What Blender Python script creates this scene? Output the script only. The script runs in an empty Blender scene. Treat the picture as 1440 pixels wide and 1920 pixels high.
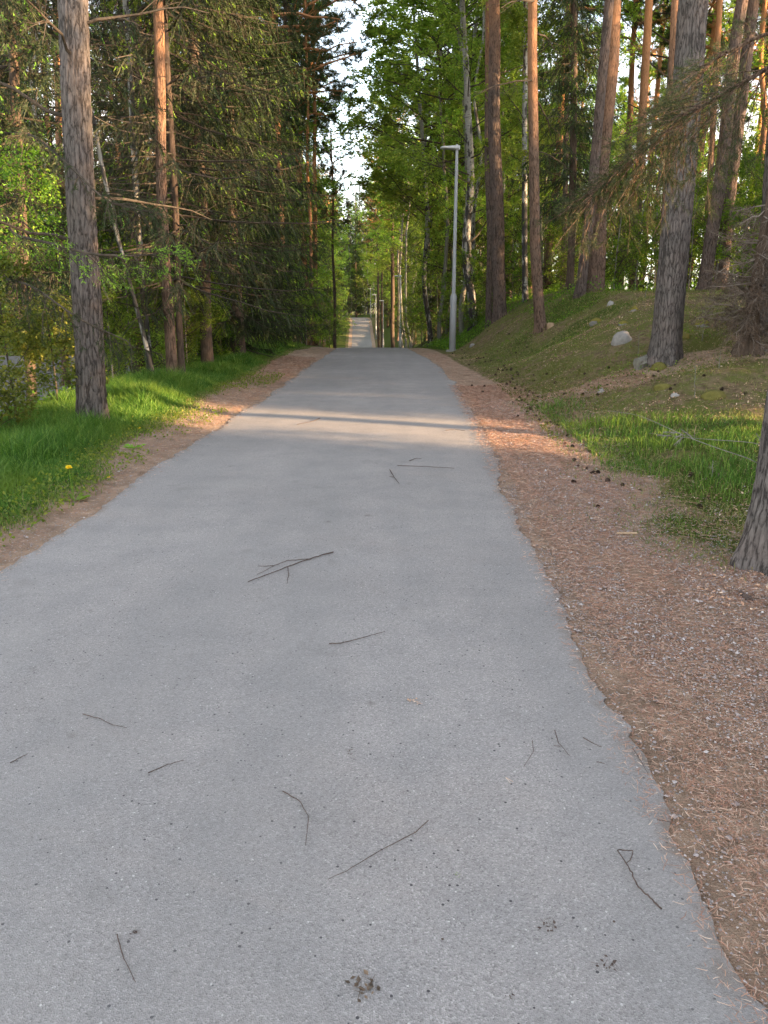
import bpy, math, random
import numpy as np
from mathutils import Vector, Matrix, Quaternion

rad = math.radians
SC = bpy.context.scene
COL = SC.collection
random.seed(7)

# ------------------------------------------------------------------ camera
PITCH = rad(15.52)
EYE = 1.5
cam = bpy.data.cameras.new('camera')
cam.sensor_fit = 'VERTICAL'
cam.sensor_height = 24.0
cam.sensor_width = 18.0
cam.lens = 18.0
cam.clip_start = 0.05
cam.clip_end = 3000
camo = bpy.data.objects.new('camera', cam)
camo.location = (0, 0, EYE)
camo.rotation_euler = (math.pi / 2 - PITCH, 0, 0)
COL.objects.link(camo)
SC.camera = camo

# ------------------------------------------------------------------ light
SUN_EL = rad(11.0)
SUN_AZ = Vector((0.93, -0.37, 0)).normalized()        # horizontal direction towards the sun
SUN_DIR = Vector((SUN_AZ.x * math.cos(SUN_EL), SUN_AZ.y * math.cos(SUN_EL), math.sin(SUN_EL)))
EXPOSURE = 2.88
SKY_STRENGTH = 0.15

w = bpy.data.worlds.new('World')
SC.world = w
w.use_nodes = True
nt = w.node_tree
nt.nodes.clear()
wo = nt.nodes.new('ShaderNodeOutputWorld')
bg = nt.nodes.new('ShaderNodeBackground')
sky = nt.nodes.new('ShaderNodeTexSky')
sky.sky_type = 'NISHITA'
sky.sun_disc = False
sky.sun_elevation = SUN_EL
sky.sun_rotation = math.atan2(SUN_AZ.x, SUN_AZ.y)
sky.air_density = 1.0
sky.dust_density = 0.3
sky.ozone_density = 1.5
bg.inputs['Strength'].default_value = SKY_STRENGTH
hs = nt.nodes.new('ShaderNodeHueSaturation'); hs.inputs['Saturation'].default_value = .62
nt.links.new(sky.outputs[0], hs.inputs['Color'])
bw = nt.nodes.new('ShaderNodeRGBToBW'); nt.links.new(sky.outputs[0], bw.inputs[0])
cm_ = nt.nodes.new('ShaderNodeMix'); cm_.data_type = 'RGBA'; cm_.blend_type = 'MULTIPLY'; cm_.inputs[0].default_value = 1
nt.links.new(bw.outputs[0], cm_.inputs[6]); cm_.inputs[7].default_value = (1.22, 1.14, 1.08, 1)
tcw = nt.nodes.new('ShaderNodeTexCoord'); nz = nt.nodes.new('ShaderNodeTexNoise'); nz.inputs['Scale'].default_value = 3.2; nz.inputs['Detail'].default_value = 6
nt.links.new(tcw.outputs['Generated'], nz.inputs['Vector'])
cr = nt.nodes.new('ShaderNodeMapRange'); cr.inputs[1].default_value = .42; cr.inputs[2].default_value = .62; cr.inputs[3].default_value = .15; cr.inputs[4].default_value = .9
nt.links.new(nz.outputs[0], cr.inputs[0])
cx = nt.nodes.new('ShaderNodeMix'); cx.data_type = 'RGBA'
nt.links.new(cr.outputs[0], cx.inputs[0]); nt.links.new(hs.outputs[0], cx.inputs[6]); nt.links.new(cm_.outputs[2], cx.inputs[7])
nt.links.new(cx.outputs[2], bg.inputs[0])
nt.links.new(bg.outputs[0], wo.inputs[0])

sl = bpy.data.lights.new('sun', 'SUN')
sl.energy = 3.4
sl.angle = rad(0.5)
sl.color = (1.0, 0.66, 0.36)
so = bpy.data.objects.new('sun', sl)
so.rotation_euler = SUN_DIR.to_track_quat('Z', 'Y').to_euler()
so.location = (30, -10, 40)
COL.objects.link(so)

SC.view_settings.view_transform = 'Standard'
SC.view_settings.look = 'None'
SC.view_settings.exposure = EXPOSURE
SC.view_settings.gamma = 1.0
SC.render.engine = 'CYCLES'
SC.cycles.max_bounces = 5
SC.cycles.diffuse_bounces = 4
SC.cycles.glossy_bounces = 1
SC.cycles.transmission_bounces = 3
SC.cycles.transparent_max_bounces = 4
SC.cycles.sample_clamp_indirect = 4.0
SC.cycles.use_denoising = True

# ------------------------------------------------------------------ noise
def _hash(ix, iy, iz, seed):
    h = (ix.astype(np.int64) * 374761393 + iy.astype(np.int64) * 668265263 + iz.astype(np.int64) * 2147483647 + seed * 1274126177) & 0xffffffff
    h = ((h ^ (h >> 13)) * 1274126177) & 0xffffffff
    h = (h ^ (h >> 16)) & 0xffffffff
    return h / 4294967295.0

def vn(x, y, z=0.0, seed=0):
    x, y, z = np.broadcast_arrays(np.asarray(x, float), np.asarray(y, float), np.asarray(z, float))
    ix, iy, iz = np.floor(x), np.floor(y), np.floor(z)
    fx, fy, fz = x - ix, y - iy, z - iz
    fx = fx * fx * (3 - 2 * fx); fy = fy * fy * (3 - 2 * fy); fz = fz * fz * (3 - 2 * fz)
    r = 0
    for dx in (0, 1):
        for dy in (0, 1):
            for dz in (0, 1):
                wgt = (fx if dx else 1 - fx) * (fy if dy else 1 - fy) * (fz if dz else 1 - fz)
                r = r + wgt * _hash(ix + dx, iy + dy, iz + dz, seed)
    return r * 2 - 1

def fbm(x, y, z=0.0, seed=0, oct=3):
    r = 0; a = 1.0; f = 1.0
    for i in range(oct):
        r = r + a * vn(np.asarray(x) * f, np.asarray(y) * f, np.asarray(z) * f, seed + i * 17)
        a *= .5; f *= 2.03
    return r

def sstep(t):
    t = np.clip(t, 0, 1)
    return t * t * (3 - 2 * t)

# ------------------------------------------------------------------ terrain functions
_ys = np.arange(-80, 700, 0.5)
def table(pts, sig):
    px, pz = zip(*pts)
    v = np.interp(_ys, px, pz)
    k = np.arange(-40, 41) * 0.5
    g = np.exp(-.5 * (k / sig) ** 2); g /= g.sum()
    vp = np.pad(v, 40, mode='edge')
    return np.convolve(vp, g, mode='valid')

_P = table([(-80, .3), (-20, .05), (0, 0), (10, 0), (16, -.03), (20, -.08), (25, -.17), (31, -.37), (34, -.56), (40, -1.02), (50, -1.85), (65, -3.2),
            (80, -4.4), (95, -5.3), (105, -5.7), (112, -5.6), (128, -4.3), (145, -2.6), (152, -2.2), (158, -2.1), (172, -2.6), (200, -4), (400, -6), (700, -6)], 1.6)
_C = table([(-80, -6), (-20, -1.5), (0, -.74), (3, -.66), (5, -.58), (9, -.44), (12, -.3), (16, -.24), (20, -.25), (31, -.48), (50, -1.0), (80, -1.95),
            (110, -3.05), (150, -4.4), (165, -6), (200, -16), (400, -120), (700, -300)], 2.2)
_MZ = table([(-80, .8), (-20, .6), (0, .35), (7, .22), (9.5, .4), (12, 1.0), (15, 1.35), (18, 1.6), (24, 1.75), (30, 1.55), (40, .7), (60, -1.3), (80, -3.2),
             (105, -4.4), (125, -3.3), (150, -1.2), (200, -2.5), (700, -5)], 1.0)
_LZ = table([(-80, -.6), (0, -.5), (12, -.55), (20, -.5), (28, -.3), (40, -.6), (60, -2.6), (100, -5.2), (120, -4.6), (150, -1.6), (200, -3), (700, -5)], 1.5)
P_ = lambda y: np.interp(y, _ys, _P)
C_ = lambda y: np.interp(y, _ys, _C)
HALF = 1.56
narrow = lambda y: np.interp(y, [17, 27, 36, 60], [0, .21, .15, .05])

def H(x, y):
    x = np.asarray(x, float); y = np.asarray(y, float)
    u = x - C_(y)
    p = P_(y)
    mz = np.interp(y, _ys, _MZ); lz = np.interp(y, _ys, _LZ)
    sr = sstep((u - np.interp(y, [8, 12, 20, 26, 32], [2.4, 2.2, 2.2, 2.45, 2.6]) + .3 * vn(x * .6, y * .6, seed=5)) / np.interp(y, [8, 12, 20, 26, 32], [2.2, 3.5, 4.0, 3.4, 3.2]))
    sl_ = sstep((-u - 3.75 + .3 * vn(x * .6, y * .6, seed=6)) / 2.4)
    z = p + (mz - p) * sr + (lz - p) * sl_
    off = sstep((np.abs(u) - 1.9) / 1.5)
    z = z + off * (.05 * fbm(x * .8, y * .8, seed=3) + .10 * vn(x * .25, y * .25, seed=9)) + .012 * sstep((np.abs(u) - 1.6) / .3) * vn(x * 5, y * 5, seed=2)
    z = z + sstep((u - 3.0) / .8) * sstep((26 - y) / 3) * sstep((y - 10.2) / 1.5) * (.035 * vn(x * 2.4, y * 2.4, seed=14) + .05 * np.clip(vn(x * 1.3, y * 1.3, seed=15), 0, 1))
    far = sstep((np.abs(u) - 12) / 30)
    z = z + far * .5 * vn(x * .06, y * .06, seed=11)
    z = z + .05 * sstep((-u - 1.55) / .8) * (1 - sl_)
    return z

CT, ST = math.cos(PITCH), math.sin(PITCH)
def ray(px, py):
    a = (px - 720) / 1440.0; b = (960 - py) / 1440.0
    return np.array([a, CT + b * ST, -ST + b * CT])

def G(px, py, tmax=250):
    """where the sight line through a pixel of the photograph meets the ground"""
    d = ray(px, py)
    t = np.concatenate([np.arange(.5, 40, .02), np.arange(40, tmax, .2)])
    x = d[0] * t; y = d[1] * t; z = EYE + d[2] * t
    h = H(x, y)
    k = np.argmax(z <= h)
    if z[k] > h[k]: k = len(t) - 1
    return np.array([x[k], y[k], h[k]])

def at(px, py, y):
    d = ray(px, py); t = y / d[1]
    return np.array([d[0] * t, y, EYE + d[2] * t])

def col(px, y):
    """ground point at distance y whose image column is px"""
    z = 0.0
    for _ in range(4):
        x = (px - 720) / 1440.0 * (y * CT + (EYE - z) * ST)
        z = float(H(x, y))
    return np.array([x, y, z])

# ------------------------------------------------------------------ mesh building
class MB:
    def __init__(s):
        s.v = []; s.f = []; s.n = 0
    def add(s, V, F, mat=0):
        V = np.asarray(V, np.float32).reshape(-1, 3); F = np.asarray(F, np.int64)
        if len(V) == 0 or len(F) == 0: return s
        s.v.append(V); s.f.append((F + s.n, mat)); s.n += len(V)
        return s
    def mesh(s, name, mats, smooth=False):
        me = bpy.data.meshes.new(name)
        V = np.concatenate(s.v)
        me.vertices.add(len(V)); me.vertices.foreach_set('co', V.ravel())
        loops = np.concatenate([f.ravel() for f, m in s.f])
        tot = np.concatenate([np.full(len(f), f.shape[1]) for f, m in s.f])
        mi = np.concatenate([np.full(len(f), m) for f, m in s.f])
        st = np.concatenate([[0], np.cumsum(tot)[:-1]])
        me.loops.add(len(loops)); me.loops.foreach_set('vertex_index', loops.astype(np.int32))
        me.polygons.add(len(tot)); me.polygons.foreach_set('loop_start', st.astype(np.int32)); me.polygons.foreach_set('loop_total', tot.astype(np.int32))
        me.polygons.foreach_set('material_index', mi.astype(np.int32))
        me.polygons.foreach_set('use_smooth', np.full(len(tot), smooth))
        for m in (mats if isinstance(mats, (list, tuple)) else [mats]): me.materials.append(m)
        me.update(calc_edges=True)
        return me
    def obj(s, name, mats, parent=None, smooth=False):
        return link(name, s.mesh(name, mats, smooth), parent)

def link(name, me, parent=None):
    o = bpy.data.objects.new(name, me)
    COL.objects.link(o)
    if parent is not None: o.parent = parent
    return o

def tag(o, label=None, cat=None, group=None, kind=None):
    if label: o['label'] = label
    if cat: o['category'] = cat
    if group: o['group'] = group
    if kind: o['kind'] = kind
    return o

def unit(a):
    return a / np.maximum(np.linalg.norm(a, axis=-1, keepdims=True), 1e-9)

def rperp(D, rng):
    r = rng.normal(size=D.shape)
    r = r - (r * D).sum(-1, keepdims=True) * D
    return unit(r)

class Br:
    """a set of branches: p(s) = P + D*L*s + g*L*s^2 (z)"""
    def __init__(s, P, D, L, g, R):
        s.P = np.asarray(P, float); s.D = unit(np.asarray(D, float)); s.L = np.asarray(L, float); s.g = np.asarray(g, float) * np.ones(len(s.L)); s.R = np.asarray(R, float) * np.ones(len(s.L))
    def at(s, i, t):
        p = s.P[i] + s.D[i] * (s.L[i] * t)[:, None]
        p[:, 2] += s.g[i] * s.L[i] * t * t
        d = s.D[i] * s.L[i][:, None]; d = d.copy(); d[:, 2] += 2 * s.g[i] * s.L[i] * t
        return p, unit(d)

def tubes(B, m=4, k=4, tip=.25, wob=0.0, rng=None):
    N = len(B.L)
    if N == 0: return np.zeros((0, 3)), np.zeros((0, 4), int)
    V = np.zeros((N, m, k, 3)); i = np.arange(N)
    for j in range(m):
        t = np.full(N, j / (m - 1.0))
        p, d = B.at(i, t)
        if wob and rng is not None and j: p = p + rng.normal(size=p.shape) * wob * B.L[:, None]
        a = np.cross(d, np.array([.31, .2, .93])); a = unit(a); b = np.cross(d, a)
        r = B.R * (1 - (1 - tip) * t)
        for q in range(k):
            an = 2 * math.pi * q / k
            V[:, j, q] = p + (a * math.cos(an) + b * math.sin(an)) * r[:, None]
    idx = np.arange(N * m * k).reshape(N, m, k)
    n = np.roll(idx, -1, axis=2)
    F = np.stack([idx[:, :-1], n[:, :-1], n[:, 1:], idx[:, 1:]], -1).reshape(-1, 4)
    return V.reshape(-1, 3), F

def spawn(B, n, smin, smax, ang, lr, g, rng, rr=.5, updown=0.0, pw=1.0, lt=True):
    """n children per branch; lr = (lo,hi) length ratio; lt: shorter near the tip"""
    N = len(B.L)
    i = np.repeat(np.arange(N), n)
    t = smin + (smax - smin) * rng.random(len(i)) ** pw
    p, d = B.at(i, t)
    a = rng.uniform(ang[0], ang[1], len(i))
    q = rperp(d, rng)
    D = d * np.cos(a)[:, None] + q * np.sin(a)[:, None]
    D[:, 2] += updown
    L = B.L[i] * rng.uniform(lr[0], lr[1], len(i))
    if lt: L = L * (1.15 - .75 * t)
    return Br(p, D, L, g, np.minimum(B.R[i] * (1 - .75 * t) * rr, B.R[i]))

def sprays(P, D, L, k, nl, nw, rng, spread=.9, droop=.15):
    """k needle triangles along each twig"""
    N = len(P)
    s = (np.arange(k) + rng.random((N, k))) / k
    p = P[:, None] + D[:, None] * (L[:, None] * s)[..., None]
    p[..., 2] -= droop * (L[:, None] * s * s)
    d = np.broadcast_to(D[:, None], p.shape).reshape(-1, 3)
    p = p.reshape(-1, 3)
    q = rperp(d, rng)
    nd = unit(d + q * spread)
    sd = unit(np.cross(nd, rng.normal(size=nd.shape)))
    ln = (nl * rng.uniform(.7, 1.2, len(p)))[:, None]
    V = np.stack([p - sd * nw / 2, p + sd * nw / 2, p + nd * ln], 1).reshape(-1, 3)
    F = np.arange(len(V)).reshape(-1, 3)
    return V, F

def strips(P, D, L, wd, rng, droop=.15):
    """each twig as one tapering two-piece blade"""
    N = len(P)
    sd = unit(np.cross(D, rng.normal(size=D.shape))) * wd / 2
    m = P + D * (L * .55)[:, None]; m[:, 2] -= droop * L * .3
    e = P + D * L[:, None]; e[:, 2] -= droop * L
    V = np.stack([P - sd * .6, P + sd * .6, m + sd, m - sd, e], 1).reshape(-1, 3)
    b = np.arange(N)[:, None] * 5
    return V, b + np.array([[0, 1, 2, 3]]), b + np.array([[3, 2, 4]])

def leaves(P, size, rng, flat=.5, aspect=.7, Dh=None):
    N = len(P)
    nrm = rng.normal(size=(N, 3)); nrm[:, 2] = np.abs(nrm[:, 2]) * (1 + flat * 2) ; nrm = unit(nrm)
    a = unit(np.cross(nrm, rng.normal(size=(N, 3))))
    a[:, 2] -= .35; a = unit(a)
    b = unit(np.cross(nrm, a))
    s = (size * rng.uniform(.6, 1.25, N))[:, None]
    V = np.stack([P, P + a * s * .5 + b * s * aspect * .5 + nrm * s * .08, P + a * s, P + a * s * .5 - b * s * aspect * .5 + nrm * s * .08], 1).reshape(-1, 3)
    return V, np.arange(len(V)).reshape(-1, 4)

# ------------------------------------------------------------------ materials
class NT:
    def __init__(s, name, rough=.8, spec=.2):
        s.m = bpy.data.materials.new(name); s.m.use_nodes = True
        s.t = s.m.node_tree; s.b = s.t.nodes['Principled BSDF']; s.o = s.t.nodes['Material Output']
        s.b.inputs['Roughness'].default_value = rough
        s.b.inputs['Specular IOR Level'].default_value = spec
    def n(s, typ, ins=None, **kw):
        n = s.t.nodes.new('ShaderNode' + typ)
        for k, v in kw.items(): setattr(n, k, v)
        for k, v in (ins or {}).items(): s.put(n.inputs[k], v)
        return n
    def put(s, sock, v):
        if isinstance(v, bpy.types.NodeSocket): s.t.links.new(v, sock)
        elif isinstance(v, tuple) and len(v) == 3 and sock.type == 'RGBA': sock.default_value = (*v, 1)
        else: sock.default_value = v
    def coord(s, which='Object', scale=(1, 1, 1)):
        tc = s.n('TexCoord')
        return s.n('Mapping', {'Vector': tc.outputs[which], 'Scale': scale}).outputs[0]
    def pos(s, scale=(1, 1, 1)):
        g = s.n('NewGeometry')
        return s.n('Mapping', {'Vector': g.outputs['Position'], 'Scale': scale}).outputs[0]
    def noise(s, vec, scale, detail=3, rough=.55, out='Fac'):
        return s.n('TexNoise', {'Vector': vec, 'Scale': scale, 'Detail': detail, 'Roughness': rough}).outputs[out]
    def vor(s, vec, scale, feature='F1', out='Distance', rnd=1.0):
        n = s.n('TexVoronoi', feature=feature)
        s.put(n.inputs['Vector'], vec); n.inputs['Scale'].default_value = scale; n.inputs['Randomness'].default_value = rnd
        return n.outputs[out]
    def ramp(s, fac, stops, interp='LINEAR'):
        r = s.n('ValToRGB'); r.color_ramp.interpolation = interp
        e = r.color_ramp.elements
        while len(e) > 1: e.remove(e[-1])
        for i, (p, c) in enumerate(stops):
            if not isinstance(c, tuple): c = (c, c, c)
            if i == 0: e[0].position = p; e[0].color = (*c, 1)
            else:
                x = e.new(p); x.color = (*c, 1)
        s.put(r.inputs[0], fac)
        return r.outputs[0]
    def mix(s, f, a, b, mode='MIX'):
        n = s.n('Mix', data_type='RGBA', blend_type=mode)
        s.put(n.inputs[0], f); s.put(n.inputs[6], a); s.put(n.inputs[7], b)
        return n.outputs[2]
    def math(s, op, a, b=0.0, clamp=False):
        n = s.n('Math', operation=op, use_clamp=clamp); s.put(n.inputs[0], a); s.put(n.inputs[1], b)
        return n.outputs[0]
    def bump(s, h, strength=.5, dist=.01):
        n = s.n('Bump', {'Height': h, 'Strength': strength, 'Distance': dist}); s.put(s.b.inputs['Normal'], n.outputs[0])
    def color(s, c): s.put(s.b.inputs['Base Color'], c)

def leaf_mat(name, c1, c2, c3=None, trans=.4, rough=.5, tb=1.5, patchy=None):
    t = NT(name, rough, .25)
    g = t.n('NewGeometry'); oi = t.n('ObjectInfo')
    stops = [(0, c1), (.7, c2)] + ([(1.0, c3)] if c3 else [])
    c = t.ramp(g.outputs['Random Per Island'], stops)
    if patchy:
        c = t.mix(t.ramp(t.noise(t.pos(), patchy, 4, .6), [(.45, 0.), (.65, .65)]), c, (c2[0] * 1.9, c2[1] * 1.25, c2[2] * 1.5))
    hv = t.n('HueSaturation', {'Color': c})
    t.put(hv.inputs['Value'], t.math('ADD', t.math('MULTIPLY', oi.outputs['Random'], .5), .75))
    t.put(hv.inputs['Hue'], t.math('ADD', t.math('MULTIPLY', oi.outputs['Random'], .03), .485))
    c = hv.outputs[0]
    t.color(c)
    tr = t.n('BsdfTranslucent')
    t.put(tr.inputs[0], t.mix(1.0, c, (tb, tb, tb * .6), 'MULTIPLY'))
    ms = t.n('MixShader', {0: trans, 1: t.b.outputs[0], 2: tr.outputs[0]})
    t.t.links.new(ms.outputs[0], t.o.inputs[0])
    return t.m

M = {}
M['birch_leaf'] = leaf_mat('birch_leaf', (.13, .22, .035), (.23, .34, .055), (.38, .43, .08), .55)
M['bush_leaf'] = leaf_mat('bush_leaf', (.07, .15, .015), (.13, .24, .025), (.27, .36, .045), .45)
M['olive_leaf'] = leaf_mat('olive_leaf', (.08, .11, .02), (.15, .17, .03), (.24, .23, .04), .4)
M['spruce'] = leaf_mat('spruce_needles', (.018, .038, .012), (.034, .064, .018), (.065, .11, .028), .15, .6, 1.2)
M['spruce_warm'] = leaf_mat('spruce_needles_warm', (.022, .038, .015), (.040, .058, .022), (.08, .09, .034), .15, .6, 1.2)
M['fresh'] = leaf_mat('fresh_tips', (.14, .26, .03), (.22, .38, .05), None, .4)
M['pine'] = leaf_mat('pine_needles', (.035, .055, .02), (.06, .085, .03), (.11, .125, .045), .2, .6, 1.3)
M['grass'] = leaf_mat('grass_blades', (.04, .095, .014), (.08, .175, .022), (.24, .33, .07), .3, patchy=1.4)
M['drygrass'] = leaf_mat('dry_grass_blades', (.16, .2, .05), (.26, .26, .09), (.36, .3, .14), .25)
M['moss_leaf'] = leaf_mat('moss_sprigs', (.08, .11, .02), (.15, .17, .03), (.2, .17, .06), .2)

def bark_pine(name='pine_bark', lo=(.13, .10, .085), hi=(.46, .22, .10), z0=6.5, z1=13.0, sc=1.0):
    t = NT(name, .9, .1)
    v = t.coord('Object', (26 * sc, 26 * sc, 5.5 * sc))
    vw = t.n('VectorMath', operation='ADD'); t.put(vw.inputs[0], v)
    t.put(vw.inputs[1], t.n('TexNoise', {'Vector': v, 'Scale': 1.3, 'Detail': 5, 'Roughness': .7}).outputs['Color'])
    e = t.vor(vw.outputs[0], 1.0, 'DISTANCE_TO_EDGE')
    wn = t.noise(t.coord('Object', (9, 9, 3)), 1.0, 3)
    e = t.math('MULTIPLY', e, t.math('ADD', t.math('MULTIPLY', wn, 5.0), -1.3))
    fur = t.noise(t.coord('Object', (34 * sc, 34 * sc, 5 * sc)), 1.0, 4, .65)
    crack = t.ramp(t.math('ADD', e, t.math('MULTIPLY', t.math('SUBTRACT', fur, .47), .8)), [(0.0, 0.0), (.10, .55), (.4, 1.0)])
    fine = t.noise(t.coord('Object', (60, 60, 25)), 1.0, 4)
    oc = t.n('TexCoord').outputs['Object']
    z = t.n('SeparateXYZ', {0: oc}).outputs[2]
    zz = t.n('MapRange', {0: z, 1: z0, 2: z1}); zf = zz.outputs[0]
    big = t.noise(oc, 1.6, 3)
    zf = t.math('ADD', zf, t.math('MULTIPLY', t.math('SUBTRACT', big, .5), .6), clamp=True)
    base = t.mix(fine, tuple(c * .62 for c in lo), tuple(min(1, c * 1.55) for c in lo))
    base = t.mix(t.ramp(t.noise(oc, 4.0, 3), [(.45, 0.), (.62, 1.)]), base, tuple((c * a) for c, a in zip(lo, (1.25, 1.2, 1.2))))
    up = t.mix(fine, tuple(c * .7 for c in hi), tuple(min(1, c * 1.3) for c in hi))
    c = t.mix(zf, base, up)
    ck = t.mix(zf, crack, t.ramp(crack, [(0, .6), (1, 1.0)]))
    c = t.mix(1.0, c, t.ramp(ck, [(0, .36), (.8, 1.0)]), 'MULTIPLY')
    t.color(c)
    t.bump(t.math('ADD', t.math('MULTIPLY', ck, 1.0), t.math('MULTIPLY', fine, .3)), .9, .02)
    return t.m
M['bark_pine'] = bark_pine()
M['bark_pine_near'] = bark_pine('pine_bark_rough', (.135, .118, .108), (.3, .19, .13), 8, 16, 1.0)
M['bark_red'] = bark_pine('pine_bark_reddish', (.17, .115, .085), (.50, .24, .11), 3.5, 8.5, 1.1)

def bark_plain(name, a, b, sc=(30, 30, 8)):
    t = NT(name, .9, .1)
    f = t.noise(t.coord('Object', sc), 1.0, 5, .65)
    t.color(t.ramp(f, [(.3, a), (.7, b)])); t.bump(f, .8, .015)
    return t.m
M['bark_spruce'] = bark_plain('spruce_bark', (.05, .037, .028), (.14, .10, .075))
M['bark_twig'] = bark_plain('twig_bark', (.04, .032, .025), (.11, .09, .07), (20, 20, 20))
M['bark_grey'] = bark_plain('grey_bark', (.13, .12, .10), (.27, .26, .22))
M['dead_twig'] = bark_plain('dead_twigs', (.17, .135, .11), (.30, .25, .21), (9, 9, 9))
M['road_twig'] = bark_plain('fallen_twig_bark', (.06, .045, .04), (.16, .115, .095), (60, 60, 60))
def bark_birch():
    t = NT('birch_bark', .7, .2)
    b = t.noise(t.coord('Object', (5, 5, 26)), 1.0, 3, .6)
    d = t.noise(t.coord('Object', (5, 5, 2.0)), 1.0, 3, .6)
    oc = t.n('TexCoord').outputs['Object']
    z = t.n('SeparateXYZ', {0: oc}).outputs[2]
    low = t.n('MapRange', {0: z, 1: 8.0, 2: 0.0, 3: 0.0, 4: .16}).outputs[0]
    bands = t.ramp(b, [(.60, 0.), (.66, 1.)])
    patch = t.ramp(t.math('ADD', d, low), [(.56, 0.), (.60, 1.)])
    k = t.math('MAXIMUM', bands, patch)
    c = t.mix(k, t.mix(t.noise(oc, 8.0, 3), (.22, .21, .19), (.38, .365, .335)), (.055, .05, .045))
    t.color(c); t.bump(k, .4, .01)
    return t.m
M['bark_birch'] = bark_birch()

def m_asphalt():
    t = NT('asphalt', .92, .15)
    p = t.pos()
    big = t.noise(p, .55, 4); mid = t.noise(p, 3.5, 4)
    base = t.ramp(big, [(.3, (.282, .263, .250)), (.7, (.345, .322, .306))])
    base = t.mix(t.ramp(mid, [(.40, 0.), (.75, .5)]), base, (.22, .215, .212))
    g = t.vor(p, 230.0, out='Color')
    gs = t.n('SeparateColor', {0: g}).outputs[0]
    c = t.mix(1.0, base, t.ramp(gs, [(0, .66), (.15, .87), (.6, 1.0), (.9, 1.16), (1, 1.4)]), 'MULTIPLY')
    g2 = t.n('SeparateColor', {0: t.vor(p, 75.0, out='Color')})
    d2 = t.vor(p, 75.0)
    spot = t.math('MULTIPLY', t.math('GREATER_THAN', g2.outputs[0], .978), t.math('LESS_THAN', d2, .25))
    c = t.mix(spot, c, (.52, .50, .47))
    spd = t.math('MULTIPLY', t.math('GREATER_THAN', g2.outputs[1], .972), t.math('LESS_THAN', d2, .30))
    c = t.mix(spd, c, (.075, .07, .072))
    # worn, stained patches and faint sandy arcs
    st = t.noise(t.pos((1, .45, 1)), 1.3, 5, .6)
    c = t.mix(t.ramp(st, [(.56, 0.), (.74, .35)]), c, (.36, .345, .32))
    tk = t.noise(t.pos((2.2, .12, 1)), 1.0, 3, .5)
    c = t.mix(t.ramp(tk, [(.42, 0.), (.62, .30)]), c, (.235, .228, .22))
    bl = t.noise(p, 2.2, 5, .65)
    c = t.mix(t.ramp(bl, [(.60, 0.), (.70, .35)]), c, (.19, .18, .17))
    fl = t.vor(t.pos((1, 1, 1)), 14.0, out='Color'); fd = t.vor(p, 14.0)
    fs = t.n('SeparateColor', {0: fl})
    c = t.mix(t.math('MULTIPLY', t.math('GREATER_THAN', fs.outputs[0], .95), t.math('LESS_THAN', fd, .05)), c, (.10, .075, .06))
    sm = t.noise(p, 6.0, 3)
    c = t.mix(t.ramp(sm, [(.70, 0.), (.78, .5)]), c, (.13, .115, .105))
    fn = t.noise(p, 400.0, 2)
    c = t.mix(.22, c, t.mix(1.0, c, t.ramp(fn, [(.3, .4), (.7, 1.6)]), 'MULTIPLY'))
    # brown tint towards the edges where needles collect
    at_ = t.n('Attribute', attribute_name='edge'); en = t.noise(p, 9.0, 5, .7)
    ef = t.ramp(t.math('MULTIPLY', at_.outputs['Fac'], t.math('ADD', en, .35)), [(.72, 0.), (1.0, .7)])
    c = t.mix(ef, c, (.20, .15, .11))
    t.color(c)
    h = t.math('ADD', t.vor(p, 230.0), t.math('MULTIPLY', t.noise(p, 260.0, 2), .6))
    t.bump(h, .4, .004)
    return t.m
M['asphalt'] = m_asphalt()

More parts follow.
